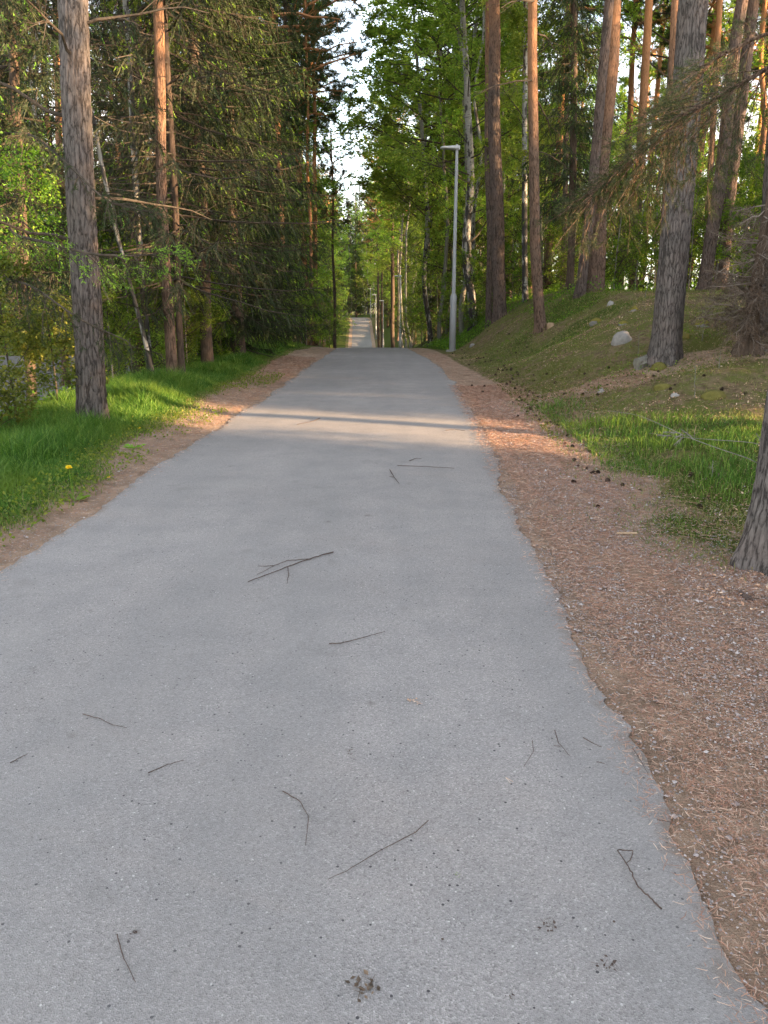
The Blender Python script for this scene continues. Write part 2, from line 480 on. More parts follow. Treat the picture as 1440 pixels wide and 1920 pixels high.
def m_ground():
    t = NT('forest_floor', .95, .1)
    p = t.pos()
    zc = t.n('SeparateColor', {0: t.n('Attribute', attribute_name='zone').outputs['Color']})
    lit, gra, grv = zc.outputs[0], zc.outputs[1], zc.outputs[2]
    n1 = t.noise(p, 38.0, 5, .75); n2 = t.noise(t.pos((1, 1, 1)), 5.0, 4, .6); n3 = t.noise(p, .9, 4)
    n4 = t.noise(p, 140.0, 3, .7)
    litter = t.mix(n1, (.27, .165, .105), (.77, .53, .37))
    litter = t.mix(t.ramp(n4, [(.35, 0.), (.75, .8)]), litter, (.62, .48, .37))
    litter = t.mix(t.ramp(n2, [(.35, .5), (.65, 0.)]), litter, (.12, .085, .06))
    floor = t.mix(n1, (.10, .07, .04), (.42, .31, .18))
    floor = t.mix(t.ramp(n4, [(.45, 0.), (.75, .6)]), floor, (.36, .29, .18))
    n5 = t.noise(p, 9.0, 5, .75); n6 = t.noise(p, 3.2, 5, .7)
    floor = t.mix(t.ramp(n5, [(.40, .75), (.55, 0.)]), floor, (.085, .06, .035))
    floor = t.mix(t.ramp(n6, [(.52, 0.), (.66, .7)]), floor, (.42, .31, .19))
    moss = t.mix(n1, (.05, .065, .016), (.25, .26, .07))
    floor = t.mix(t.ramp(t.math('ADD', t.math('MULTIPLY', n3, .35), t.math('MULTIPLY', n6, .65)), [(.44, 0.), (.54, .95)]), floor, moss)
    green = t.mix(n1, (.05, .07, .015), (.12, .15, .03))
    grav = t.mix(n4, (.22, .205, .2), (.36, .34, .335))
    def sh(z, k=.5): return t.ramp(t.math('ADD', z, t.math('MULTIPLY', t.math('SUBTRACT', n2, .5), k)), [(.38, 0.), (.62, 1.)])
    c = t.mix(sh(gra), floor, green)
    c = t.mix(sh(lit), c, litter)
    c = t.mix(sh(grv, .3), c, grav)
    ch = t.n('SeparateColor', {0: t.vor(p, 65.0, out='Color')}); cd = t.vor(p, 65.0)
    chip = t.math('MULTIPLY', t.math('MULTIPLY', t.math('GREATER_THAN', ch.outputs[0], .80), t.math('LESS_THAN', cd, .36)), sh(lit))
    c = t.mix(chip, c, t.mix(ch.outputs[1], (.30, .25, .22), (.62, .58, .54)))
    t.color(c)
    t.bump(t.math('ADD', t.math('ADD', n1, t.math('MULTIPLY', n4, .5)), t.math('MULTIPLY', n5, 2.0)), .9, .04)
    return t.m
M['ground'] = m_ground()

def m_stone(name, a, b, mosscol=None, mossamt=.5):
    t = NT(name, .85, .2)
    p = t.coord('Object')
    c = t.mix(t.noise(p, 14.0, 5, .7), a, b)
    if mosscol:
        nz = t.n('SeparateXYZ', {0: t.n('NewGeometry').outputs['Normal']}).outputs[2]
        f = t.ramp(t.math('ADD', nz, t.math('MULTIPLY', t.noise(p, 9.0, 4), .9)), [(1.55 - mossamt, 0.), (1.62 - mossamt, 1.)])
        c = t.mix(f, c, t.mix(t.noise(p, 60.0, 3), tuple(x * .6 for x in mosscol), mosscol))
    t.color(c); t.bump(t.noise(p, 25.0, 4), .7, .02)
    return t.m
M['stone_white'] = m_stone('pale_granite', (.15, .14, .13), (.38, .355, .33), (.16, .15, .03), .3)
M['stone_moss'] = m_stone('mossy_rock', (.14, .13, .12), (.3, .28, .26), (.22, .185, .04), .9)
M['stone_grey'] = m_stone('grey_rock', (.22, .21, .2), (.42, .4, .38))
def plain(name, c, rough=.6, metal=0.0, spec=.3):
    t = NT(name, rough, spec); t.color(c); t.b.inputs['Metallic'].default_value = metal
    return t.m
def m_galv():
    t = NT('galvanised_steel', .5, .5)
    t.color(t.mix(t.noise(t.coord('Object', (6, 6, 2)), 3.0, 5, .6), (.32, .33, .35), (.45, .46, .48)))
    return t.m
M['steel'] = m_galv()
M['lamp_grey'] = plain('lamp_grey_paint', (.58, .59, .60), .45)
M['lamp_glass'] = plain('lamp_glass', (.35, .36, .37), .2, 0, .5)
M['concrete'] = m_stone('concrete', (.3, .29, .28), (.42, .41, .39))
M['dead_needle'] = leaf_mat('dead_needles', (.06, .045, .035), (.12, .08, .06), (.19, .125, .09), .1)
M['cone'] = bark_plain('cone_scales', (.035, .025, .02), (.12, .08, .06), (60, 60, 60))
M['yellow'] = plain('yellow_petals', (.85, .62, .02), .6)
M['wood_pale'] = bark_plain('bare_wood', (.3, .2, .12), (.5, .36, .24), (12, 12, 12))
M['needle_dry'] = leaf_mat('dry_needles', (.36, .20, .125), (.66, .42, .27), (.82, .66, .50), .1)
M['chips'] = leaf_mat('gravel_chips', (.28, .23, .21), (.46, .40, .38), (.64, .60, .57), .0)
M['moss'] = m_stone('moss_cushion', (.08, .075, .02), (.20, .175, .045))

# ------------------------------------------------------------------ ground sheet
def build_ground():
    us = np.concatenate([-np.geomspace(9, 900, 46)[::-1], np.arange(-8.8, -3.6, .16), np.arange(-3.6, 4.0, .055), np.arange(4.05, 9, .14), np.geomspace(9.1, 900, 46)])
    ys = np.concatenate([np.linspace(-60, -2, 20), np.arange(-1.8, 14, .09), np.arange(14, 36, .2), np.arange(36, 180, .9), np.geomspace(181, 650, 26)])
    U, Y = np.meshgrid(us, ys)
    X = U + C_(Y)
    Z = H(X, Y)
    under = 1 - sstep((np.abs(U) - 1.40 + narrow(Y)) / .10)
    Z = Z - .03 * under
    V = np.stack([X, Y, Z], -1).reshape(-1, 3)
    ny, nx = U.shape
    idx = np.arange(nx * ny).reshape(ny, nx)
    F = np.stack([idx[:-1, :-1], idx[:-1, 1:], idx[1:, 1:], idx[1:, :-1]], -1).reshape(-1, 4)
    o = MB().add(V, F).obj('ground', M['ground'], smooth=True)
    tag(o, kind='structure')
    lit, gra, grv = zones(X, Y)
    colr = np.stack([lit, gra, grv, np.ones_like(lit)], -1).reshape(-1, 4).astype(np.float32)
    ca = o.data.color_attributes.new('zone', 'FLOAT_COLOR', 'POINT')
    ca.data.foreach_set('color', colr.ravel())

GP = np.array([G(*q)[:2] for q in ((985, 756), (1060, 757), (1200, 772), (1330, 782), (1440, 790), (1540, 880), (1440, 950), (1330, 930), (1260, 905), (1200, 900), (1125, 905), (1120, 860), (1060, 810))])
G1 = G(955, 664); G2 = G(1095, 612)
def inpoly(x, y, poly):
    r = np.zeros(np.shape(x), bool); n = len(poly); j = n - 1
    for i in range(n):
        xi, yi = poly[i]; xj, yj = poly[j]
        c = ((yi > y) != (yj > y)) & (x < (xj - xi) * (y - yi) / (yj - yi + 1e-12) + xi)
        r ^= c; j = i
    return r
def polymask(x, y, poly, soft=.3):
    # soft membership by averaging jittered tests
    r = 0
    for dx, dy in ((0, 0), (soft, 0), (-soft, 0), (0, soft), (0, -soft)): r = r + inpoly(x + dx, y + dy, poly) * .2
    return r
def ell(x, y, cx, cy, rx, ry):
    return sstep(1.6 - 1.6 * np.sqrt(((x - cx) / rx) ** 2 + ((y - cy) / ry) ** 2) + .6)

def grassy(x, y):
    u = x - C_(y)
    nz = .35 * fbm(x * .9, y * .5, seed=21)
    ge = np.interp(y, [0, 5, 8, 12, 16, 22, 30, 40], [1.72, 1.76, 1.98, 2.3, 2.45, 2.55, 2.3, 2.3])       # inner edge of the verge
    go = np.interp(y, [0, 8, 14, 25, 40], [4.6, 4.5, 4.3, 4.8, 4.6])
    left = sstep((-u - ge + nz * .6) / .4) * sstep((go + u + nz + .3) / .7)
    a = polymask(x, y, GP, .35) * np.clip(.72 + .55 * fbm(x * 1.4, y * 1.4, seed=22), .1, 1)
    b = ell(x, y, 1.95, 4.75, .33, .5) * .55 + ell(x, y, 2.35, 5.6, .5, .5) * .3 + ell(x, y, 1.5, 5.3, .35, .3) * .15
    c = ell(x, y, G1[0], G1[1], .7, 1.5) * .45 + ell(x, y, G2[0], G2[1], 1.2, .9) * .6
    d = ell(x, y, 3.1, 32, 1.3, 4) * .9 + ell(x, y, 5.6, 20.5, 1.8, 1.0) * .6
    e = sstep((y - 40) / 5) * sstep((np.abs(u) - 2.8) / .8) * (1 - sstep((np.abs(u) - 9) / 4)) * .9
    f = .17 * sstep((u - 3.0) / .8) * (y > 7) * np.clip(.3 + 1.2 * fbm(x * .7, y * .7, seed=23), 0, 1)
    b = b + ell(x, y, 2.75, 5.3, .8, .9) * .35
    return np.clip(left + a + b + c + d + e + f, 0, 1)

def zones(x, y):
    u = x - C_(y)
    gr = grassy(x, y)
    ro = np.interp(y, [0, 4, 8, 10.5, 12, 15, 20, 26, 32, 40, 200], [3.6, 3.0, 3.2, 3.4, 3.0, 2.55, 2.4, 2.45, 2.4, 2.3, 2.2])
    right = sstep((ro - u) / .5) * (u > 0)
    lo = np.interp(y, [0, 5, 8, 14, 20, 26, 32, 40, 200], [2.1, 2.2, 2.45, 2.8, 3.2, 3.2, 2.6, 2.3, 2.2])
    left = sstep((lo + u) / .4) * (u < 0)
    belt = ell(x, y, 4.5, 11.4, 5.5, .55) * .6 + ell(x, y, 5, 5.0, 3.5, 1.4) * .5
    lit = np.clip(right + left + belt, 0, 1) * (1 - .8 * gr * (np.abs(u) > 1.9))
    grv = sstep((-x - 6.6) / .8) * sstep((y - 7) / 1) * sstep((27 - y) / 3) * sstep((x + 22) / 3)
    return lit, gr * (1 - grv), grv
build_ground()

def build_path():
    ys = np.concatenate([np.linspace(-40, -2, 30), np.arange(-1.9, 14, .035), np.arange(14, 36, .12), np.arange(36, 190, .6), np.linspace(191, 260, 40)])
    def edge(y, sd, off):
        return HALF - narrow(y) + .05 * vn(y * 1.3, off, seed=sd) + 0.018 * vn(y * 4.1, off, seed=sd + 1) + .018 * vn(y * 13., off, seed=sd + 2) + .01 * vn(y * 31., off, seed=sd + 3)
    er = edge(ys, 31, 0) + .05 * (np.interp(ys, [1.5, 3, 5, 7, 9, 12, 18, 40], [-.8, -1.4, -.8, 0, .2, .6, .3, 0])); el = edge(ys, 41, 9)
    n = 20
    T = np.linspace(0, 1, n)
    U = -el[:, None] + (el + er)[:, None] * T[None]
    Y = np.repeat(ys[:, None], n, 1)
    X = U + C_(Y)
    Z = P_(Y) + .008 + .012 * (1 - (U / 1.6) ** 2)
    V = np.stack([X, Y, Z], -1).reshape(-1, 3)
    idx = np.arange(V.shape[0]).reshape(len(ys), n)
    F = np.stack([idx[:-1, :-1], idx[:-1, 1:], idx[1:, 1:], idx[1:, :-1]], -1).reshape(-1, 4)
    # thin rim down into the ground
    mb = MB().add(V, F)
    for c in (0, n - 1):
        a = V.reshape(len(ys), n, 3)[:, c]; b = a.copy(); b[:, 2] -= .03
        VV = np.stack([a, b], 1).reshape(-1, 3); k = np.arange(len(ys) - 1)[:, None] * 2
        mb.add(VV, k + (np.array([[0, 1, 3, 2]]) if c == 0 else np.array([[0, 2, 3, 1]])))
    o = mb.obj('path', M['asphalt'], smooth=True)
    tag(o, kind='structure')
    at_ = o.data.attributes.new('edge', 'FLOAT', 'POINT')
    ev = np.zeros(len(o.data.vertices), np.float32)
    ed = np.minimum(er[:, None] - U, U + el[:, None])
    ev[:ed.size] = np.clip(1 - ed.ravel() / .32, 0, 1)
    at_.data.foreach_set('value', ev)
build_path()

# ------------------------------------------------------------------ trunks
def trunk_mesh(name, Ht, r, mat, seed, sides=12, step=.5, flare=.35, rough=0.0, wob=.03, taper=.7):
    zs = np.concatenate([np.arange(-.25, .6, max(step * .25, .02) if step < .2 else .1), np.arange(.6, Ht * (.5 if step < .2 else 1), step)])
    if step < .2: zs = np.concatenate([zs, np.arange(zs[-1] + .2, Ht, .4)])
    zs = np.append(zs, Ht)
    th = np.linspace(0, 2 * math.pi, sides, endpoint=False)
    Z, T = np.meshgrid(zs, th, indexing='ij')
    prof = r * (1 - taper * np.clip(Z / Ht, 0, 1) ** 1.15)
    fl = r * flare * np.exp(-np.clip(Z, 0, None) / .22) * (1 + .45 * np.sin(T * 5 + seed) + .3 * np.sin(T * 3 + seed * 2))
    R = prof + fl
    if rough:
        pl = vn(np.cos(T) * r * 38, np.sin(T) * r * 38, Z * 7, seed=seed)
        pl2 = vn(np.cos(T) * r * 80, np.sin(T) * r * 80, Z * 22, seed=seed + 3)
        R = R + rough * (np.minimum(np.abs(pl) * 3, 1) - .6) + rough * .4 * pl2
    R = R * (1 + .03 * vn(np.cos(T) * 2, np.sin(T) * 2, Z * 1.1, seed=seed + 8))
    wx = wob * vn(Z * .35, seed, seed=seed) * np.clip(Z / 2, 0, 1) * 3; wy = wob * vn(Z * .35, seed + 40, seed=seed + 1) * np.clip(Z / 2, 0, 1) * 3
    V = np.stack([R * np.cos(T) + wx, R * np.sin(T) + wy, Z], -1).reshape(-1, 3)
    idx = np.arange(len(V)).reshape(len(zs), sides); n = np.roll(idx, -1, 1)
    F = np.stack([idx[:-1], n[:-1], n[1:], idx[1:]], -1).reshape(-1, 4)
    return MB().add(V, F).mesh(name, mat, True)

# ------------------------------------------------------------------ crowns (nominal 20 m trees)
def crown_pine(seed, fine=False, lo=.55, n=30, spread=3.0):
    rng = np.random.default_rng(seed)
    Ht = 20.0
    t = np.sort(rng.uniform(lo, .985, n)); az = rng.uniform(0, 6.283, n)
    up = rng.uniform(-.1, .55, n) + (t - .75) * 1.2
    D = np.stack([np.cos(az), np.sin(az), up], -1)
    L = spread * rng.uniform(.55, 1.1, n) * np.clip(1.35 - 1.1 * np.abs(t - .7) * 2, .3, 1)
    B = Br(np.stack([0 * t, 0 * t, t * Ht], -1), D, L, rng.uniform(-.15, .2, n), .02 + .018 * L)
    S = spawn(B, 12, .25, 1.0, (.5, 1.1), (.28, .5), .12, rng)
    T = spawn(S, 6, .3, 1.0, (.3, .9), (.35, .6), .1, rng)
    mb = MB()
    mb.add(*tubes(B, 6, 5, .25, .02, rng)); mb.add(*tubes(S, 4, 3, .4, .02, rng))
    nl, nw, k = (.10, .006, 26) if fine else (.15, .02, 20)
    V, F = sprays(T.P, T.D, T.L, k, nl, nw, rng, 1.3, -.1); mb.add(V, F, 1)
    return mb.mesh('pine_crown', [M['bark_red'], M['pine']])

def crown_spruce(seed, z0=1.5, Lmax=3.2, Ht=20.0, fineness=1.0, gap=.25, mat='spruce', dead=.1):
    rng = np.random.default_rng(seed)
    zs = np.arange(z0, Ht - .4, gap); zs = zs + rng.uniform(-.1, .1, len(zs))
    z = np.repeat(zs, 5); z = z + rng.uniform(-.15, .15, len(z)); n = len(z)
    az = rng.uniform(0, 6.283, n)
    fr = np.clip((Ht - z) / (Ht - z0), 0, 1)
    L = Lmax * fr ** .75 * rng.uniform(.6, 1.12, n)
    D = np.stack([np.cos(az), np.sin(az), rng.uniform(-.45, -.1, n) + .5 * (1 - fr)], -1)
    B = Br(np.stack([0 * z, 0 * z, z], -1), D, L, rng.uniform(.05, .22, n), .005 + .006 * L)
    mb = MB(); mb.add(*tubes(B, 5, 3, .3, .012, rng))
    # hanging side twigs
    nt_ = int(26 * fineness)
    i = np.repeat(np.arange(n), nt_); t = rng.uniform(.12, 1, len(i))
    keep = rng.random(len(i)) < np.clip(L[i] / 1.4, .3, 1); i = i[keep]; t = t[keep]
    p, d = B.at(i, t)
    side = unit(np.cross(d, np.array([0, 0, 1.0]))) * np.where(rng.random(len(i)) < .5, 1, -1)[:, None]
    hang = rng.uniform(.1, 1.5, len(i))[:, None]
    D2 = unit(d * .55 + side * rng.uniform(.2, .9, len(i))[:, None] + np.array([0, 0, -1.0]) * hang)
    L2 = rng.uniform(.22, .62, len(i)) * (1.1 - .45 * t)
    T = Br(p, D2, L2, -.2, .004)
    mb.add(*tubes(T, 3, 3, .4))
    live = rng.random(len(i)) > dead
    V, F = sprays(p[live], D2[live], L2[live], int(14 * fineness), .065, .016, rng, .8, .2)
    mb.add(V, F, 1)
    q = live & (rng.random(len(i)) < .55)
    V, F1, F2 = strips(p[q], D2[q], L2[q] * 1.05, .026, rng, .2)
    mb.add(V, F1, 1); b = MB(); mb.v.append(np.zeros((0, 3), np.float32)); mb.f.append((F2 + mb.n - len(V), 1))
    q = live & (rng.random(len(i)) < .22)
    V, F = sprays(p[q] + D2[q] * (L2[q] * .8)[:, None], D2[q], L2[q] * .25, 6, .05, .018, rng, .7, .2); mb.add(V, F, 2)
    return mb.mesh('spruce_crown', [M['bark_twig'], M[mat], M['fresh']])

def crown_leafy(seed, Ht=18.0, lo=.22, n=26, spread=3.6, ls=.075, droop=-.35, mat='birch_leaf', bark='bark_twig', per=14, up=(.25, .9), nsub=10, ntw=5, top=.97, lr=1.0):
    rng = np.random.default_rng(seed)
    t = np.sort(rng.uniform(lo, top, n)); az = rng.uniform(0, 6.283, n)
    D = np.stack([np.cos(az), np.sin(az), rng.uniform(up[0], up[1], n)], -1)
    L = spread * rng.uniform(.55, 1.1, n) * np.clip(1.25 - t * .8, .25, 1)
    B = Br(np.stack([0 * t, 0 * t, t * Ht], -1), D, L, .05, (.008 + .009 * L) * lr)
    S = spawn(B, nsub, .2, 1.0, (.4, 1.1), (.3, .6), droop * .4, rng)
    T = spawn(S, ntw, .15, 1.0, (.3, 1.1), (.4, .8), droop, rng)
    mb = MB()
    mb.add(*tubes(B, 6, 4, .25, .02, rng)); mb.add(*tubes(S, 4, 3, .4, .02, rng)); mb.add(*tubes(T, 3, 3, .5))
    i = np.repeat(np.arange(len(T.L)), per); s = rng.uniform(.1, 1.08, len(i))
    p, d = T.at(i, s); p = p + rng.normal(size=p.shape) * .045
    mb.add(*leaves(p, ls, rng), 1)
    return mb.mesh('leafy_crown', [M[bark], M[mat]])

CR = {}
CR['pine'] = [crown_pine(1), crown_pine(2, lo=.5, n=34), crown_pine(3, lo=.6, n=26, spread=2.6)]
CR['spruce'] = [crown_spruce(11), crown_spruce(12, z0=2.2, Lmax=2.8), crown_spruce(13, z0=.6, Lmax=3.0)]
CR['spruce_warm'] = [crown_spruce(14, z0=2.0, Lmax=3.4, mat='spruce_warm', dead=.3)]
CR['birch'] = [crown_leafy(21, ls=.10), crown_leafy(22, ls=.10, n=32, spread=3.2), crown_leafy(23, lo=.10, n=38, ls=.095, spread=3.6)]
CR['shrub_lit_leaf'] = [crown_leafy(33, Ht=3.4, lo=.04, n=24, spread=1.5, ls=.06, droop=-.1, mat='birch_leaf', per=9, nsub=7, ntw=4), crown_leafy(34, Ht=3.0, lo=.04, n=24, spread=1.6, ls=.055, droop=-.15, mat='birch_leaf', per=9, nsub=7, ntw=4)]  # paler leaf colour than the other shrubs, standing in for light on them
CR['birch_high'] = [crown_leafy(24, lo=.36, n=32, ls=.10, spread=3.8), crown_leafy(25, lo=.40, n=30, ls=.10, spread=4.0)]
CR['shrub'] = [crown_leafy(31, Ht=3.6, lo=.05, n=22, spread=1.5, ls=.065, droop=-.1, mat='bush_leaf', per=8, nsub=7, ntw=4),
               crown_leafy(32, Ht=3.0, lo=.04, n=24, spread=1.7, ls=.06, droop=-.15, mat='bush_leaf', per=8, nsub=7, ntw=4)]
TK = {}
TK['pine'] = [trunk_mesh('pine_trunk', 20, .19, M['bark_pine'], 1), trunk_mesh('pine_trunk', 20, .17, M['bark_red'], 2), trunk_mesh('pine_trunk', 20, .15, M['bark_red'], 3)]
TK['spruce'] = [trunk_mesh('spruce_trunk', 20, .17, M['bark_spruce'], 4, wob=.01), trunk_mesh('spruce_trunk', 20, .15, M['bark_spruce'], 5, wob=.01)]
TK['birch'] = [trunk_mesh('birch_trunk', 18, .12, M['bark_birch'], 6, wob=.09), trunk_mesh('birch_trunk', 18, .10, M['bark_grey'], 7, wob=.1)]
TK['shrub'] = [trunk_mesh('shrub_stem', 3.2, .025, M['bark_grey'], 8, sides=6, wob=.05)]

CAT = {'pine': 'pine tree', 'spruce': 'spruce tree', 'spruce_warm': 'spruce tree', 'birch': 'birch tree', 'shrub': 'shrub'}
NAME = {'pine': 'pine_tree', 'spruce': 'spruce_tree', 'spruce_warm': 'spruce_tree', 'birch': 'birch_tree', 'shrub': 'leafy_shrub'}
PLACED = []

def place(kind, base, label, group=None, s=1.0, rz=None, var=None, trunk=None, crown=None, top=None, tilt=None, crown_s=None, name=None, cat=None, nocrown=False, sxy=None):
    """one tree: an empty at its foot, a trunk and a crown; top = a point the trunk passes through"""
    b = Vector(base)
    root = bpy.data.objects.new(name or NAME[kind], None)
    root.empty_display_size = .3
    COL.objects.link(root)
    rz = random.uniform(0, 6.283) if rz is None else rz
    q = Quaternion((0, 0, 1), rz)
    if top is not None:
        d = (Vector(top) - b).normalized()
        q = Vector((0, 0, 1)).rotation_difference(d) @ q
    elif tilt:
        q = Quaternion((math.cos(tilt[1]), math.sin(tilt[1]), 0), tilt[0]) @ q
    root.rotation_mode = 'QUATERNION'; root.rotation_quaternion = q
    root.location = b
    sx = sxy or s
    tm = trunk or random.choice(TK['spruce' if kind == 'spruce_warm' else kind])
    to = link('stem' if kind == 'shrub' else 'trunk', tm, root)
    if trunk is None: to.scale = (sx, sx, s)
    if not nocrown:
        cm = crown or (CR[kind][var] if var is not None else random.choice(CR[kind]))
        co = link('crown' if kind != 'shrub' else 'foliage', cm, root)
        cs = crown_s or s
        co.scale = (cs, cs, cs) if not isinstance(cs, tuple) else cs
    tag(root, label, cat or CAT[kind], group)
    PLACED.append((b.x, b.y))
    return root

def special(kind, px, py, y, wpx, label, toppx=None, topy=0, Ht=20, near=False, mat=None, seed=0, **kw):
    """tree whose foot shows in the photo at (px,py) or, py None, column px at distance y"""
    b = G(px, py) if py is not None else col(px, y)
    if py is not None and y is not None: b = col(px, y)
    depth = b[1] * CT + (EYE - b[2]) * ST
    r = wpx / 2 / 1440 * depth
    tp = None
    if toppx is not None: tp = at(toppx, topy, b[1])
    if near: tm = trunk_mesh(NAME[kind].replace('_tree', '_trunk'), Ht, r, M[mat or 'bark_pine_near'], seed, sides=72, step=.035, rough=.011, flare=.3, wob=.01, taper=.55)
    else: tm = trunk_mesh(NAME[kind].replace('_tree', '_trunk'), Ht, r, M[mat or {'pine': 'bark_pine', 'spruce': 'bark_spruce', 'spruce_warm': 'bark_spruce', 'birch': 'bark_birch'}[kind]], seed, sides=20, step=.25, flare=.3, wob=kw.pop('wob', .02), taper=.6)
    nominal = 18.0 if kind == 'birch' else 20.0
    return place(kind, b, label, trunk=tm, top=tp, crown_s=kw.pop('crown_s', Ht / nominal), **kw)

# ------------------------------------------------------------------ the trees one can tell apart
def add_limbs(root, specs, mat='bark_twig', name='dead_branch', needles=None):
    """bare side limbs given in the trunk's own space: (z, azimuth, length, rise)"""
    for k, (z, az, L, rise) in enumerate(specs):
        rng = np.random.default_rng(int(z * 100) + k)
        B = Br([[0, 0, z]], [[math.cos(az), math.sin(az), rise]], [L], [-.12], [.010 + .006 * L])
        S = spawn(B, 6, .3, 1, (.4, 1.0), (.25, .5), -.15, rng)
        T = spawn(S, 4, .2, 1, (.4, 1.0), (.3, .6), -.15, rng)
        mb = MB(); mb.add(*tubes(B, 7, 6, .25, .012, rng)); mb.add(*tubes(S, 5, 4, .4, .015, rng)); mb.add(*tubes(T, 3, 3, .5, .02, rng))
        mats = [M[mat]]
        if needles:
            V, F = sprays(T.P, T.D, T.L, 30, .05, .004, rng, 1.0, -.1); mb.add(V, F, 1); mats.append(M[needles])
        mb.obj(name, mats, root)

L1 = special('pine', 173, None, 9.25, 50, 'thick grey pine at the left grass verge, its bark deeply furrowed', 139, 0, near=True, seed=101, var=0, rz=0.4)
add_limbs(L1, [(2.1, -2.6, 2.0, .2), (2.6, .3, 1.6, .1), (3.4, 3.0, 2.2, .35), (4.3, -.4, 1.5, .3), (4.0, -1.9, 1.6, .2), (5.0, 2.7, 1.8, .3)])
R1 = special('pine', 1246, None, 11.8, 52, 'thick grey-brown pine with plated bark on the mossy mound beside the white rock', 1300, 0, near=True, seed=102, var=1, rz=1.0)
R2 = special('pine', 1462, None, 4.25, 118, 'rough pine trunk cut off at the right edge beside the green grass patch', 1610, 0, near=True, seed=103, var=0, rz=2.0)
R4 = special('pine', 1115, None, 21.6, 33, 'straight reddish pine on the mound top, thicker of a touching pair', 1148, 0, mat='bark_red', seed=104, var=1)
R4b = special('pine', 1088, None, 21.2, 19, 'slimmer leaning pine of the touching pair at the top of the mound', 1141, 0, mat='bark_pine', seed=105, var=2)
R5 = special('pine', 1014, None, 19.6, 20, 'slim bent pine on the mound slope with a cut stump at its foot', 1003, 0, Ht=18, mat='bark_red', seed=106, var=2, wob=.05)
add_limbs(R5, [(5.2, 3.4, 2.6, -.1), (6.6, 3.3, 2.0, .1), (5.6, -.3, 2.0, -.1), (7.2, .1, 2.2, -.2), (4.1, 2.9, 1.1, -.1)])
R6 = special('pine', 938, None, 25.5, 25, 'dark grey pine rising behind the lamp post at the foot of the bank', 925, 0, seed=107, var=1)
R7 = special('pine', 917, None, 28.5, 12, 'thin straight pine just behind the dark grey pine by the lamp post', 915, 0, Ht=18, seed=108, var=2)
R8 = special('birch', 886, None, 31, 16, 'birch with black and white patched bark right of the first lamp post', 880, 300, Ht=15, seed=109, var=0, wob=.1)
special('birch', 985, None, 28, 11, 'birch with a mottled grey trunk behind the slim bent pine', 984, 200, Ht=15, seed=110, var=1, mat='bark_birch')
special('pine', 1186, None, 28, 17, 'straight pine behind the mound whose orange upper trunk stands left of the thick plated pine', 1216, 0, mat='bark_red', seed=111, var=1)
special('pine', 1240, None, 17.5, 16, 'reddish pine trunk standing half hidden behind the thick plated pine', 1266, 0, mat='bark_red', seed=112, var=2)
special('pine', 1320, None, 21.6, 24, 'leaning dark pine on the mound top right of the thick plated pine', 1392, 0, seed=113, var=0)
special('pine', 1318, None, 27, 12, 'slender pine behind the leaning dark pine on the mound', 1350, 0, mat='bark_red', seed=114, var=2)
special('pine', 1392, None, 30, 11, 'far orange-barked pine with a bent stem near the right edge', 1437, 60, mat='bark_red', seed=115, var=1, wob=.08)
R9 = special('pine', 1428, None, 12.3, 40, 'rough pine behind the brown dead spruce at the right edge', 1490, 0, near=True, seed=116, var=2)
special('spruce', 1068, None, 24, 14, 'dark drooping spruce left of the touching pair of pines', 1078, 0, Ht=17, seed=117, crown=crown_spruce(51, z0=2.6, Lmax=2.0, fineness=1.2), crown_s=.85)
special('pine', 1055, None, 31, 10, 'thin grey pine between the bent pine and the dark spruce', 1062, 0, seed=118, var=2)
special('pine', 716.3, None, 103, 5, 'pine beside the distant dip of the path, right one of two close together', 716, 300, Ht=22, mat='bark_spruce', seed=119, var=1)
special('pine', 709.8, None, 100, 5, 'pine beside the distant dip of the path, left one of two close together', 708, 300, Ht=22, mat='bark_spruce', seed=120, var=2)
special('pine', 737, None, 74, 8, 'dark pine just left of the second lamp post', 734, 300, Ht=22, mat='bark_spruce', seed=121, var=0)

L3 = special('pine', 325, None, 13.5, 20, 'orange-brown trunk with a sunlit patch left of the dark spruces', 303, 250, mat='bark_red', seed=130, var=0)
special('spruce', 343, None, 14.3, 13, 'dark spruce trunk touching the orange-brown sunlit trunk', 322, 250, Ht=17, seed=131, crown=CR['spruce_warm'][0], crown_s=.85)
L4 = special('spruce', 389, None, 17.5, 22, 'spruce with a bare dark brown trunk at the edge of the left verge', 372, 250, Ht=19, seed=132, crown=crown_spruce(52, z0=2.9, Lmax=3.4, fineness=1.6, dead=.2), crown_s=.95)
L5 = special('spruce', 446, None, 20.5, 26, 'broad spruce with branches drooping to the grass of the left verge', 432, 250, Ht=19, seed=133, crown=crown_spruce(53, z0=.5, Lmax=2.6, fineness=1.5, mat='spruce'), crown_s=.95)
special('spruce', 486, None, 25.5, 18, 'dark green spruce hanging out towards the path behind the broad one', 478, 250, Ht=19, seed=134, crown=crown_spruce(54, z0=1.0, Lmax=2.4, fineness=1.2), crown_s=.95)
special('spruce_warm', 262, None, 16.5, 20, 'brownish spruce with many dead hanging twigs behind the furrowed pine', 255, 250, Ht=20, seed=135, crown=crown_spruce(55, z0=3.2, Lmax=3.4, fineness=1.4, mat='spruce_warm', dead=.45))
LS = special('spruce_warm', 60, None, 12.5, 18, 'grey-brown spruce with dead twigs left of the furrowed pine', 30, 100, Ht=18, seed=136, crown=crown_spruce(56, z0=1.8, Lmax=2.6, fineness=1.5, mat='spruce_warm', dead=.4), crown_s=.9)
special('pine', 124, None, 19, 13, 'thin orange pine seen left of the furrowed pine', 106, 0, mat='bark_red', seed=137, var=2)
special('birch', 292, None, 13.2, 8, 'thin birch stem leaning left over the bushes', 200, 330, Ht=11, seed=138, mat='bark_birch', nocrown=True)
